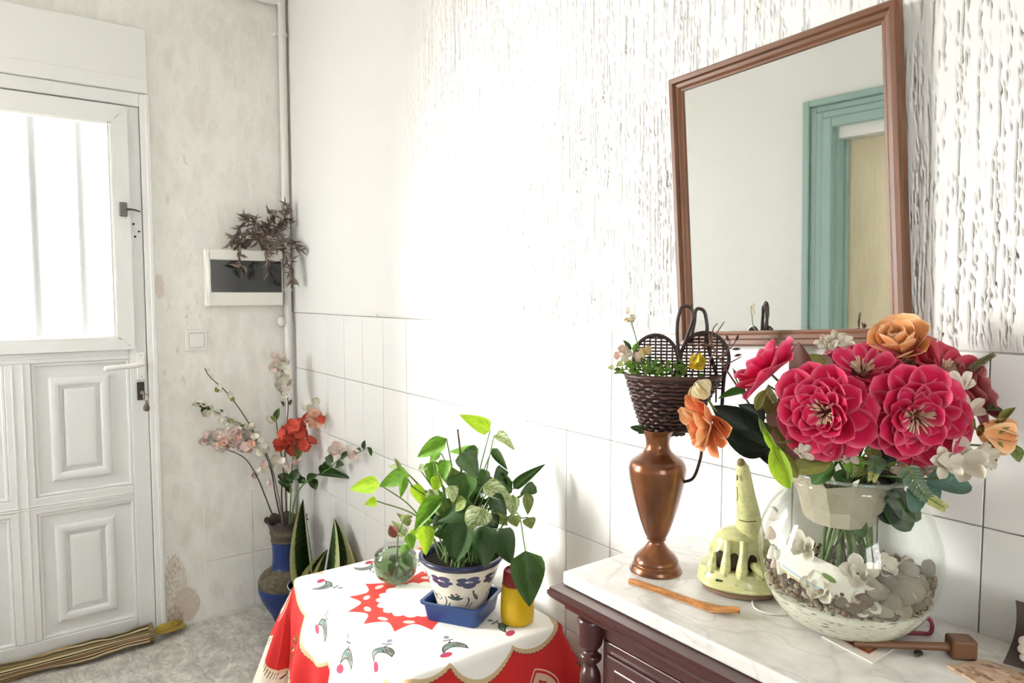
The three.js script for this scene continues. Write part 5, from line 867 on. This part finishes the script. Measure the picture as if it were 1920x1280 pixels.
// crumpled kraft paper round the stems at the neck
{
  const pos = [], idx = [], uv = [], nu = 11, nv = 3;
  for (let i = 0; i <= nu; i++) for (let k = 0; k <= nv; k++) { const a = i / nu * 5.2 - 2.6, v = k / nv, h = 0.15 + 0.07 * v, rad = lerp(0.046, 0.0745, v) + 0.005 * (1 - v) * n2(a * 2.2, v * 2) + 0.0015 * n2(a * 7, v * 5), d = bF.clone().multiplyScalar(Math.cos(a)).addScaledVector(bR, Math.sin(a)).multiplyScalar(rad); pos.push(BW.x + d.x - bR.x * 0.01, BW.y + h + 0.016 * n2(a * 3, 9) * v, BW.z + d.z - bR.z * 0.01); uv.push(a, v); if (i < nu && k < nv) { const q = i * (nv + 1) + k; idx.push(q, q + nv + 1, q + 1, q + 1, q + nv + 1, q + nv + 2); } }
  const g = new THREE.BufferGeometry(); g.setAttribute('position', new THREE.Float32BufferAttribute(pos, 3)); g.setAttribute('uv', new THREE.Float32BufferAttribute(uv, 2)); g.setIndex(idx); const flatG = g.toNonIndexed(); flatG.computeVertexNormals();
  tag(mesh('paper_wrap', flatG, mat(RGB(0.46, 0.41, 0.31), 0.85)), 'creased pale paper wrapped round the stems in the fishbowl neck', 'paper');
}
// ---------------------------------------------------------------- the bouquet in the fishbowl
const tintP = (a, b) => (u, v) => { const k = clamp(Math.pow(Math.max(Math.abs(v) - 0.6, 0) / 0.4, 2) * 0.8 + Math.pow(Math.max(0, u - 0.8) / 0.2, 2) * 0.8); return a.map((x, i) => lerp(x, b[i], k)); };
const petalGeos = (a, b) => [blade(petalHalf, { nu: 12, nv: 8, cup: 0.2, droop: -0.12, tint: tintP(a, b) }), blade(petalHalf, { nu: 12, nv: 8, cup: 0.16, droop: 0.08, tint: tintP(a, b) }), blade(petalHalf, { nu: 12, nv: 8, cup: 0.28, droop: -0.25, tint: tintP(a, b) })];
const mVC = mat(0xffffff, 0.75, { vertexColors: true, transmission: 0.12, thickness: 0 });
const G = { magenta: petalGeos([0.68, 0.003, 0.085], [0.86, 0.22, 0.34]), rose: petalGeos([0.52, 0.02, 0.06], [0.62, 0.12, 0.16]), dusty: petalGeos([0.34, 0.06, 0.075], [0.45, 0.16, 0.15]), orange: petalGeos([0.78, 0.2, 0.06], [0.85, 0.48, 0.24]), peach: petalGeos([0.86, 0.4, 0.15], [0.92, 0.68, 0.42]), white: petalGeos([0.72, 0.67, 0.56], [0.78, 0.74, 0.64]), bract: petalGeos([0.34, 0.22, 0.19], [0.42, 0.3, 0.25]) };
const FOOT = () => inB(rr(-0.045, 0.045), 0.075, rr(-0.045, 0.045));
function flowerThing(name, label, cat, headPos, normal, group, bend = V(0, 0.02, 0)) {
  const foot = FOOT(), t = thing(name, label, cat, foot, group), head = new THREE.Group(); head.name = 'flower_head'; t.add(head);
  head.position.copy(headPos).sub(foot); head.quaternion.setFromUnitVectors(V(0, 0, 1), normal.clone().normalize()); head.rotateZ(rr(0, 6));
  const e = head.position.clone().addScaledVector(normal.clone().normalize(), -0.004), neck = inB(rr(-0.03, 0.03), 0.2, rr(-0.03, 0.03)).sub(foot), pre = e.clone().addScaledVector(normal.clone().normalize(), -0.03);
  mesh('stem', taper([V(0, 0, 0), neck, neck.clone().lerp(pre, 0.6).add(bend), pre, e], () => 0.0017, 26, 6), mStem.green, t);
  return head;
}
function ringOf(head, geos, n, len, wid, tilt, jit, r0, z = 0, ph = 0) {
  for (let i = 0; i < n; i++) { const m = mesh('petal', geos[rnd() * geos.length | 0], mVC, head), a = ph + i / n * 6.283 + rr(-jit, jit) * 0.4; m.rotation.order = 'ZXY'; m.rotation.set(tilt + rr(-jit, jit) * 0.5, 0, a); m.position.set(-Math.sin(a) * r0, Math.cos(a) * r0, z); const s = len * rr(0.92, 1.08); m.scale.set(wid * rr(0.92, 1.08), s, s); }
}
const mEye = mat(RGB(0.12, 0.02, 0.02), 0.8), mStam = mat(RGB(0.76, 0.6, 0.42), 0.7);
function stamens(head, n, r, h) { const l = []; for (let i = 0; i < n; i++) { const a = rr(0, 6.283), q = Math.sqrt(rnd()) * r; l.push(tube([V(Math.cos(a) * q * 0.5, Math.sin(a) * q * 0.5, 0), V(Math.cos(a) * q * 0.9, Math.sin(a) * q * 0.9, h * 0.7), V(Math.cos(a) * q * 1.25, Math.sin(a) * q * 1.25, h * rr(0.8, 1.1))], 0.0013, 6, 5)); } const m = mesh('stamens', l, mStam, head); m.userData.kind = 'stuff'; m.userData.label = 'tuft of cream stamens'; mesh('flower_eye', new THREE.SphereGeometry(r * 0.95, 16, 10).scale(1, 1, 0.45), mEye, head); }
function zinnia(label, x, y, d, rad, n, geos, group, full = true) {
  const h = flowerThing('zinnia', label, 'flower', at(x, y, d), n, group);
  ringOf(h, geos, 11, rad * 0.92, rad * 0.72, 0.1, 0.15, rad * 0.12, -0.008);
  ringOf(h, geos, 10, rad * 0.78, rad * 0.62, 0.35, 0.2, rad * 0.1, -0.003, 0.3);
  if (full) { ringOf(h, geos, 9, rad * 0.6, rad * 0.5, 0.6, 0.22, rad * 0.1, 0.002, 0.1); ringOf(h, geos, 7, rad * 0.42, rad * 0.38, 0.85, 0.2, rad * 0.12, 0.004, 0.5); }
  stamens(h, 34, rad * 0.26, rad * 0.3); return h;
}
const CAMDIR = TOCAM(inB(0, 0.3, 0)), mixN = (s, u, t) => bR.clone().multiplyScalar(s).addScaledVector(V(0, 1, 0), u).addScaledVector(CAMDIR, t);
zinnia('large hot pink zinnia facing out above the paper wrap', 1548, 772, 0.9, 0.064, mixN(-0.25, -0.12, 1), G.magenta);
zinnia('large hot pink zinnia hanging above the fern fronds', 1717, 780, 0.87, 0.062, mixN(0.1, -0.15, 1), G.magenta);
zinnia('open rose red zinnia below the pale peach rose', 1616, 698, 0.955, 0.054, mixN(0.0, 0.75, 0.8), G.magenta, undefined, false);
zinnia('hot pink zinnia seen edge on, tipped towards the basket', 1440, 695, 0.975, 0.052, mixN(-0.72, 0.7, 0.02), G.magenta, undefined, false);
zinnia('dusky pink zinnia behind the hanging hot pink one', 1768, 700, 0.95, 0.056, mixN(0.55, 0.7, 0.35), G.rose, undefined, false);
zinnia('faded dull red zinnia turned to the wall', 1826, 742, 0.94, 0.05, mixN(1, 0.45, 0.1), G.dusty, undefined, false);
zinnia('small rose pink zinnia tucked beside the peach rose', 1700, 690, 0.975, 0.042, mixN(0.2, 1, 0.3), G.rose, undefined, false);
// roses
function rose(label, x, y, d, rad, n, geos) {
  const h = flowerThing('rose', label, 'flower', at(x, y, d), n);
  ringOf(h, [geos[0], geos[2]], 6, rad * 1.0, rad * 0.95, 0.5, 0.15, rad * 0.08, -0.006); ringOf(h, [geos[0], geos[2]], 5, rad * 0.85, rad * 0.85, 0.9, 0.15, rad * 0.1, -0.002, 0.5); ringOf(h, [geos[2]], 5, rad * 0.7, rad * 0.6, 1.15, 0.15, rad * 0.1, 0, 0.2); ringOf(h, [geos[2]], 4, rad * 0.55, rad * 0.45, 1.35, 0.1, rad * 0.06, 0.004, 0.9); return h;
}
rose('pale peach rose opening below the mirror frame', 1690, 655, 0.97, 0.05, mixN(-0.25, 0.75, 0.7), G.peach);
{
  const h = flowerThing('carnation', 'drooping orange carnation reaching out beside the basket', 'flower', at(1330, 790, 0.99), mixN(-0.8, -0.4, 0.6), undefined, V(0, 0.03, 0));
  ringOf(h, G.orange, 9, 0.05, 0.034, 0.1, 0.5, 0.004, -0.004); ringOf(h, G.peach, 8, 0.042, 0.03, 0.45, 0.5, 0.004, 0); ringOf(h, G.orange, 7, 0.034, 0.026, 0.8, 0.5, 0.004, 0.003); ringOf(h, G.peach, 5, 0.024, 0.02, 1.1, 0.4, 0.003, 0.006);
}
function bud(label, x0, y0, x1, y1, d, rad, geos) {
  const a = at(x0, y0, d), b = at(x1, y1, d), n = b.clone().sub(a), h = flowerThing('rosebud', label, 'flower', a, n), L = n.length();
  ringOf(h, [geos[2]], 5, L, rad * 1.9, 1.35, 0.1, rad * 0.32, 0); ringOf(h, [geos[2]], 4, L * 0.98, rad * 1.5, 1.45, 0.06, rad * 0.15, 0.002, 0.6);
  const l = []; for (let i = 0; i < 5; i++) { const g = LANCE[1].clone().scale(rad * 0.7, L * 0.75, L * 0.75).rotateX(1.15).rotateZ(i * 1.257); mesh('sepal', g.translate(0, 0, -0.002), mLeaf.olive, h); }
}
bud('peach rosebud pointing out over the bare tiles', 1838, 806, 1898, 822, 0.9, 0.024, G.peach);
bud('pale yellow bud on a bent stalk beside the basket', 1325, 745, 1306, 720, 0.98, 0.018, petalGeos([0.78, 0.66, 0.34], [0.84, 0.78, 0.58]));
// white filler blossoms
function whites(label, foot, pts, d, r) {
  const t = thing('white_blossom', label, 'flower', FOOT(), 'white filler blossoms'), c = at(...foot, d).sub(t.position);
  mesh('stem', taper([V(0, 0, 0), inB(0, 0.2, 0).sub(t.position), c.clone().add(V(0, -0.02, 0)), c], () => 0.0016, 20, 5), mStem.green, t);
  for (const [x, y, k = 1] of pts) { const p = at(x, y, d + rr(-0.01, 0.01)).sub(t.position), hd = new THREE.Group(); hd.name = 'floret'; t.add(hd); hd.position.copy(p); hd.quaternion.setFromUnitVectors(V(0, 0, 1), CAMDIR.clone().add(V(rr(-0.6, 0.6), rr(-0.2, 0.8), rr(-0.6, 0.6))).normalize()); ringOf(hd, G.white, 5, r * k, r * k * 0.55, 0.55, 0.4, r * 0.06); mesh('stalk', taper([c.clone().sub(p).applyQuaternion(hd.quaternion.clone().invert()), V(0, 0, -0.004), V(0, 0, 0)], () => 0.001, 6, 5), mStem.green, hd); }
}
whites('white blossom cluster in front of the mirror frame', [1565, 670], [[1548, 648], [1566, 642], [1580, 650], [1560, 658]], 0.99, 0.018);
whites('white blossoms beside the hanging hot pink zinnia', [1800, 765], [[1806, 730, 1.1], [1816, 772, 1.1], [1800, 778]], 0.88, 0.022);
whites('long-petalled white blossom under the hanging zinnia', [1775, 860], [[1798, 868, 1.5], [1770, 872], [1825, 855, 1.1]], 0.85, 0.024);
whites('small white blossoms under the two large zinnias', [1590, 860], [[1572, 850, 0.8], [1592, 852, 0.8], [1700, 885], [1735, 880, 0.9], [1500, 850, 0.8]], 0.9, 0.02);
// white silk blossoms lying inside the bowl
for (const [x, y, k, tl, where] of [[1548, 1060, 0.03, 0.5, 'on the folded card'], [1608, 1025, 0.031, 0.4, 'at the heart of the cluster above the gravel'], [1622, 1068, 0.026, 0.3, 'drooping onto the gravel'], [1690, 1045, 0.026, 0.6, 'above the largest pebble'], [1520, 1000, 0.028, 0.6, 'touching the glass above the folded card'], [1650, 1010, 0.022, 0.5, 'among the stems under the paper wrap']]) {
  const s = (x - 1590) * 0.00074, h = (1168 - y) * 0.00078, R = rAt(h) - 0.012, t = Math.sqrt(Math.max(0.0004, R * R - s * s)), p = inB(s, h, t - 0.004), f = thing('silk_blossom', 'white silk blossom in the fishbowl, ' + where, 'flower', p, 'silk blossoms inside the fishbowl');
  f.quaternion.setFromUnitVectors(V(0, 0, 1), p.clone().sub(BW).setY(0.04).normalize()); ringOf(f, G.white, 5, k * 0.8, k * 0.62, tl, 0.4, k * 0.08, -0.004); ringOf(f, G.white, 4, k * 0.5, k * 0.45, tl + 0.2, 0.3, k * 0.05, -0.002, 0.5);
}
// leaves of the bouquet: each a leafy stem
function leafStem(label, bits, d, stemMat = mStem.green) {
  const t = thing('leaf_stem', label, 'foliage', FOOT()), q = (x, y, dd) => at(x, y, d + dd).sub(t.position), [x0, y0] = bits[0];
  const c = q(x0, y0, 0); mesh('stem', taper([V(0, 0, 0), inB(rr(-0.03, 0.03), 0.2, 0.01).sub(t.position), c.clone().lerp(inB(0, 0.22, 0).sub(t.position), 0.4).add(V(0, 0.015, 0)), c], (u) => lerp(0.0024, 0.0014, u), 22, 6), stemMat, t);
  for (const [x0, y0, x1, y1, w, m, k = 0, dd = 0] of bits) leaf('leaf', k ? LANCE[rnd() * 2 | 0] : OVAL[rnd() * 2 | 0], typeof m === 'string' ? mLeaf[m] : m, t, q(x0, y0, dd), q(x1, y1, dd + rr(-0.01, 0.01)), w * d / FOCAL, CAMDIR.clone().add(V(rr(-0.4, 0.4), rr(0, 0.6), rr(-0.4, 0.4))));
  return t;
}
const mTeal = leafMat(leafMap('#47695a', '#6c8c7c', '#5d8070', 0.4), 0.6), mBlack = leafMat(leafMap('#1d2a1e', '#2c3c2c', '#141f16', 0.4), 0.5), mBract = mat(RGB(0.33, 0.22, 0.18), 0.75), mKhaki = leafMat(leafMap('#7a7a3c', '#9a9a5c', '#8f8a44', 0.5), 0.6);
leafStem('large dark green leaf stretching from the bouquet to the orange carnation', [[1440, 838, 1345, 762, 62, mBlack], [1440, 845, 1365, 820, 52, mBlack], [1428, 800, 1395, 756, 40, mBlack], [1470, 870, 1420, 838, 40, mBlack]], 0.96);
leafStem('bright lime leaf hanging over the fishbowl rim', [[1452, 830, 1478, 920, 40, 'lime'], [1450, 838, 1502, 900, 24, mKhaki], [1432, 800, 1462, 862, 15, 'lime', 1], [1422, 780, 1445, 828, 12, 'olive', 1]], 0.9);
leafStem('pale green leaf beside the edge-on zinnia', [[1440, 722, 1452, 760, 24, 'cream'], [1436, 730, 1415, 770, 20, mKhaki], [1432, 736, 1440, 780, 26, mKhaki], [1400, 735, 1345, 745, 16, 'dark', 1]], 0.95);
leafStem('mauve-brown bracts packed between the zinnias', [[1480, 790, 1440, 760, 56, mBract], [1480, 830, 1452, 800, 50, mBract], [1498, 850, 1455, 838, 48, mBract], [1520, 720, 1492, 650, 46, mBract], [1540, 700, 1510, 665, 44, mKhaki], [1560, 700, 1520, 668, 40, mBract], [1485, 770, 1470, 730, 40, mKhaki], [1470, 850, 1432, 790, 34, mKhaki]], 0.955);
leafStem('olive leaves under the large zinnia beside the lime leaf', [[1590, 850, 1612, 888, 40, 'green'], [1560, 858, 1488, 880, 44, mKhaki], [1545, 862, 1500, 845, 36, mKhaki], [1620, 845, 1655, 850, 40, 'olive'], [1640, 860, 1600, 890, 36, 'olive'], [1565, 870, 1520, 905, 40, 'dark'], [1650, 735, 1660, 720, 18, 'olive']], 0.92);
leafStem('broad blue-green leaf hanging on the wall side', [[1735, 905, 1828, 905, 62, mTeal], [1700, 915, 1730, 962, 44, mTeal], [1730, 905, 1770, 935, 40, mTeal]], 0.87);
leafStem('grey-green pointed leaves around the peach rosebud', [[1840, 835, 1872, 885, 24, mKhaki, 1], [1830, 800, 1760, 780, 30, mKhaki, 1], [1880, 830, 1918, 868, 24, 'olive', 1], [1870, 800, 1905, 760, 16, mKhaki, 1], [1850, 770, 1885, 762, 14, 'deep', 1], [1880, 838, 1920, 842, 16, 'olive', 1]], 0.9);
leafStem('dark leaves filling the neck of the fishbowl', [[1680, 905, 1640, 870, 50, mBlack], [1690, 930, 1660, 900, 50, 'deep'], [1660, 900, 1700, 960, 40, 'deep'], [1640, 880, 1690, 870, 50, mBlack], [1560, 890, 1600, 905, 36, 'dark'], [1520, 880, 1560, 895, 36, 'deep'], [1640, 905, 1610, 935, 26, 'dark'], [1720, 890, 1690, 850, 46, mBlack], [1600, 820, 1560, 860, 50, mBlack], [1650, 800, 1640, 860, 46, mBlack], [1690, 860, 1650, 840, 46, mBlack]], 0.95);
leafStem('dark leaves pressed inside the fishbowl shoulder', [[1650, 925, 1716, 1000, 50, 'deep'], [1640, 930, 1690, 985, 44, mBlack], [1660, 935, 1735, 975, 40, 'dark'], [1600, 960, 1620, 1010, 30, 'dark']], 0.965);
// fern fronds
function frond(label, pts, d, m, w) {
  const t = thing('fern_frond', label, 'foliage', FOOT()), c = new THREE.CatmullRomCurve3(pts.map(([x, y]) => at(x, y, d).sub(t.position)));
  mesh('rachis', taper([V(0, 0, 0), inB(0.01, 0.2, 0.02).sub(t.position), ...pts.map(([x, y]) => at(x, y, d).sub(t.position))], () => 0.0012, 34, 5), mStem.green, t);
  for (let i = 0; i < 15; i++) for (const s of [-1, 1]) { const u = 0.06 + 0.92 * i / 14, a = c.getPointAt(u), tg = c.getTangentAt(u), sd = tg.clone().cross(CAMDIR).normalize().multiplyScalar(s), b = a.clone().addScaledVector(sd, w * (1.1 - 0.7 * u)).addScaledVector(tg, w * 0.5); leaf('leaflet', OVAL[i & 1], m[(u * m.length) | 0] ?? m.at(-1), t, a, b, w * 0.42, CAMDIR.clone().addScaledVector(V(0, 1, 0), 0.4)); }
}
const mFernG = mat(RGB(0.17, 0.25, 0.16), 0.7), mFernY = mat(RGB(0.5, 0.52, 0.2), 0.7), mFernD = mat(RGB(0.26, 0.22, 0.13), 0.8);
frond('green fern frond with yellow tip hanging under the zinnia', [[1698, 870], [1714, 900], [1735, 928], [1768, 950]], 0.86, [mFernG, mFernG, mFernY], 0.013);
frond('short green fern frond between the two large zinnias', [[1652, 855], [1642, 875], [1636, 896]], 0.9, [mFernG, mFernG, mFernY], 0.011);
frond('thin brown seed spray rising past the dusky zinnia', [[1810, 700], [1832, 684], [1862, 665]], 0.95, [mFernD], 0.007);
frond('thin brown seed spray beside the pale peach rose', [[1738, 662], [1748, 645], [1752, 636]], 0.97, [mFernD], 0.006);
// dried twigs between basket and bouquet
{
  const foot = FOOT(), t = thing('dried_twig', 'dry reddish-brown twig rising between the basket and bouquet', 'twig', foot), q = (x, y, dd = 0) => at(x, y, 1.03 + dd).sub(foot), m = mat(RGB(0.15, 0.085, 0.065), 0.85);
  mesh('stem', taper([V(0, 0, 0), inB(-0.03, 0.2, -0.02).sub(foot), q(1440, 810), q(1395, 742), q(1360, 690), q(1332, 640), q(1330, 625)], (u) => lerp(0.0022, 0.0012, u), 40, 6), m, t);
  for (const s of [[[1334, 640], [1350, 615], [1358, 603]], [[1334, 636], [1338, 615], [1345, 606]], [[1350, 668], [1372, 650], [1384, 630]], [[1352, 672], [1364, 660], [1369, 636]], [[1358, 684], [1376, 676], [1390, 668]], [[1340, 650], [1318, 645], [1295, 655], [1282, 672]], [[1338, 646], [1316, 652], [1300, 676]], [[1395, 742], [1386, 712], [1380, 700]], [[1396, 742], [1398, 710], [1404, 690]], [[1398, 744], [1406, 715], [1414, 692]], [[1392, 736], [1378, 705], [1374, 690]], [[1345, 655], [1330, 676], [1326, 700]]]) mesh('twiglet', taper(s.map(([x, y]) => q(x, y)), (u) => lerp(0.0013, 0.0007, u), 10, 5), m, t);
  for (const [x0, y0, x1, y1] of [[1372, 655, 1390, 654], [1376, 668, 1392, 664], [1366, 640, 1362, 626], [1380, 640, 1386, 626], [1406, 712, 1416, 704], [1384, 705, 1376, 692]]) leaf('leaf', LANCE[0], m, t, q(x0, y0), q(x1, y1), 0.004, CAMDIR);
}
// ---------------------------------------------------------------- keepsakes on the marble beside the bowl
function flat(name, label, cat, quad, thick, m, y = SLAB) {      // thin card from four surveyed corners on the slab
  const P = quad.map(([x, yy]) => onY(x, yy, y + thick)), pos = [], uv = [], idx = [];
  for (const h of [0.0005, thick]) P.forEach((p, i) => { pos.push(p.x, y + h, p.z); uv.push(i === 1 || i === 2 ? 1 : 0, i > 1 ? 1 : 0); });
  idx.push(4, 5, 6, 4, 6, 7, 0, 2, 1, 0, 3, 2); for (let i = 0; i < 4; i++) { const j = (i + 1) % 4; idx.push(i, j, 4 + i, j, 4 + j, 4 + i); }
  const g = new THREE.BufferGeometry(); g.setAttribute('position', new THREE.Float32BufferAttribute(pos, 3)); g.setAttribute('uv', new THREE.Float32BufferAttribute(uv, 2)); g.setIndex(idx); const q = g.toNonIndexed(); q.computeVertexNormals();
  return tag(mesh(name, q, m), label, cat);
}
const photoTex = canvasTex(256, 256, (c, w, h) => { c.fillStyle = '#e6ddd2'; c.fillRect(0, 0, w, h); c.fillStyle = '#a8553a'; c.fillRect(16, 40, w - 60, h - 90); c.fillStyle = '#3b2a24'; c.fillRect(40, 60, 90, 60); c.fillStyle = '#d8a37e'; c.fillRect(110, 110, 90, 70); c.fillStyle = '#c7bfd0'; c.fillRect(150, 20, 80, 60); c.fillStyle = '#7a3a3a'; c.fillRect(20, 170, 120, 20); });
const photoTex2 = canvasTex(256, 256, (c, w, h) => { c.fillStyle = '#c8ab90'; c.fillRect(0, 0, w, h); for (let i = 0; i < 60; i++) { c.fillStyle = ['#8a5f42', '#e3cdb6', '#5c3a26', '#b98a68'][rnd() * 4 | 0]; c.globalAlpha = 0.5; c.fillRect(rnd() * w, rnd() * h, 20 + rnd() * 60, 8 + rnd() * 20); } });
flat('photo_print', 'small photo print sticking out from under the fishbowl', 'photograph', [[1540, 1192], [1636, 1242], [1690, 1206], [1610, 1172]], 0.0022, mat(0xffffff, 0.35, { map: photoTex }));
flat('photo_print', 'faded brown photo print lying near the dark card', 'photograph', [[1776, 1246], [1850, 1290], [1960, 1275], [1850, 1236]], 0.0035, mat(0xffffff, 0.5, { map: photoTex2 }));
{
  // wooden rod with a block head, like a small mallet
  const a = onY(1600, 1206, SLAB + 0.009), b = onY(1778, 1212, SLAB + 0.012), t = thing('wooden_mallet', 'small brown wooden mallet lying behind the photo print', 'mallet', V(b.x, SLAB, b.z)), L = (p) => p.clone().sub(t.position), m = mat(RGB(0.17, 0.075, 0.035), 0.45);
  const dir = b.clone().sub(a).setY(0).normalize(), end = b.clone().addScaledVector(dir, 0.028);
  mesh('handle', taper([L(a), L(a.clone().lerp(b, 0.5)), L(b)], (u) => lerp(0.0045, 0.0055, u), 16, 10), m, t);
  const hd = mesh('head', rbx(-0.0155, 0.0155, 0.0003, 0.026, -0.013, 0.013, 0.004), m, t); hd.position.copy(L(b.clone().lerp(end, 0.55))).setY(0); hd.rotation.y = Math.atan2(-dir.z, dir.x);
}
tag(mesh('dark_pebble', PEB.clone().scale(0.0075, 0.003, 0.005).translate(...onY(1722, 1224, SLAB + 0.003).toArray()), mat(RGB(0.03, 0.02, 0.012), 0.6)), 'tiny dark flat stone on the marble by the mallet', 'stone');
{
  const p = [[1700, 1186, 0.004], [1722, 1190, 0.006], [1744, 1186, 0.012], [1748, 1172, 0.024], [1742, 1160, 0.032], [1730, 1154, 0.036], [1720, 1160, 0.03], [1712, 1178, 0.012], [1690, 1192, 0.003]];
  tag(mesh('ribbon_loop', tube(p.map(([x, y, h]) => { const q = at(x, y, depthOf(onY(1730, 1192, SLAB))); q.y = Math.max(q.y, SLAB + 0.004); return q; }), 0.003, 60, 6), mat(RGB(0.3, 0.045, 0.075), 0.7)), 'dark pink ribbon loop standing behind the fishbowl', 'ribbon');
}
{
  // curved dark card leaning at the wall
  const nu = 10, nv = 14, pos = [], uv = [], idx = [], c0 = onY(1880, 1243, SLAB + 0.001);
  const d = V(0.25, 0, 1).normalize();
  for (const th of [0, 0.0018]) for (let i = 0; i <= nu; i++) for (let k = 0; k <= nv; k++) { const u = i / nu, v = k / nv, q = c0.clone().addScaledVector(d, u * 0.075 + 0.008 * Math.sin(v * 2.6)); pos.push(q.x + v * 0.02 + th, SLAB + 0.001 + v * 0.078 - u * 0.006 * v, q.z); uv.push(u, v); if (i < nu && k < nv) { const a = (th ? (nu + 1) * (nv + 1) : 0) + i * (nv + 1) + k; idx.push(a, a + 1, a + nv + 1, a + 1, a + nv + 2, a + nv + 1); } }
  const g = new THREE.BufferGeometry(); g.setAttribute('position', new THREE.Float32BufferAttribute(pos, 3)); g.setAttribute('uv', new THREE.Float32BufferAttribute(uv, 2)); g.setIndex(idx); g.computeVertexNormals();
  tag(mesh('leaning_card', g, mat(RGB(0.055, 0.035, 0.027), 0.5)), 'curved dark brown card leaning against the tiles', 'card');
}
{
  const c = onY(1916, 1262, SLAB), t = thing('framed_photo', 'ornate silver photo frame standing in front of the dark card', 'photo frame', V(c.x + 0.004, SLAB, c.z + 0.006)); t.rotation.y = -1.25;
  const m = mat(RGB(0.62, 0.56, 0.52), 0.35, { metalness: 0.7 }), w = 0.07, h = 0.062;
  mesh('frame', [rbx(0, 0.007, 0, h, -0.003, 0.004, 0.002), rbx(w - 0.007, w, 0, h, -0.003, 0.004, 0.002), rbx(0.007, w - 0.007, 0, 0.007, -0.003, 0.004, 0.002), rbx(0.007, w - 0.007, h - 0.007, h, -0.003, 0.004, 0.002)], m, t);
  mesh('picture', rbx(0.006, w - 0.006, 0.006, h - 0.006, -0.002, 0.001, 0.0004), mat(RGB(0.06, 0.05, 0.05), 0.4), t);
  for (const [x, y, r] of [[-0.005, 0.04, 0.0075], [-0.007, 0.03, 0.006], [-0.005, 0.02, 0.0055]]) mesh('ornament', new THREE.IcosahedronGeometry(r, 2).scale(1, 1, 0.55).translate(x, y, 0), mat(RGB(0.6, 0.52, 0.47), 0.5), t);
}

renderer.render(scene, camera);
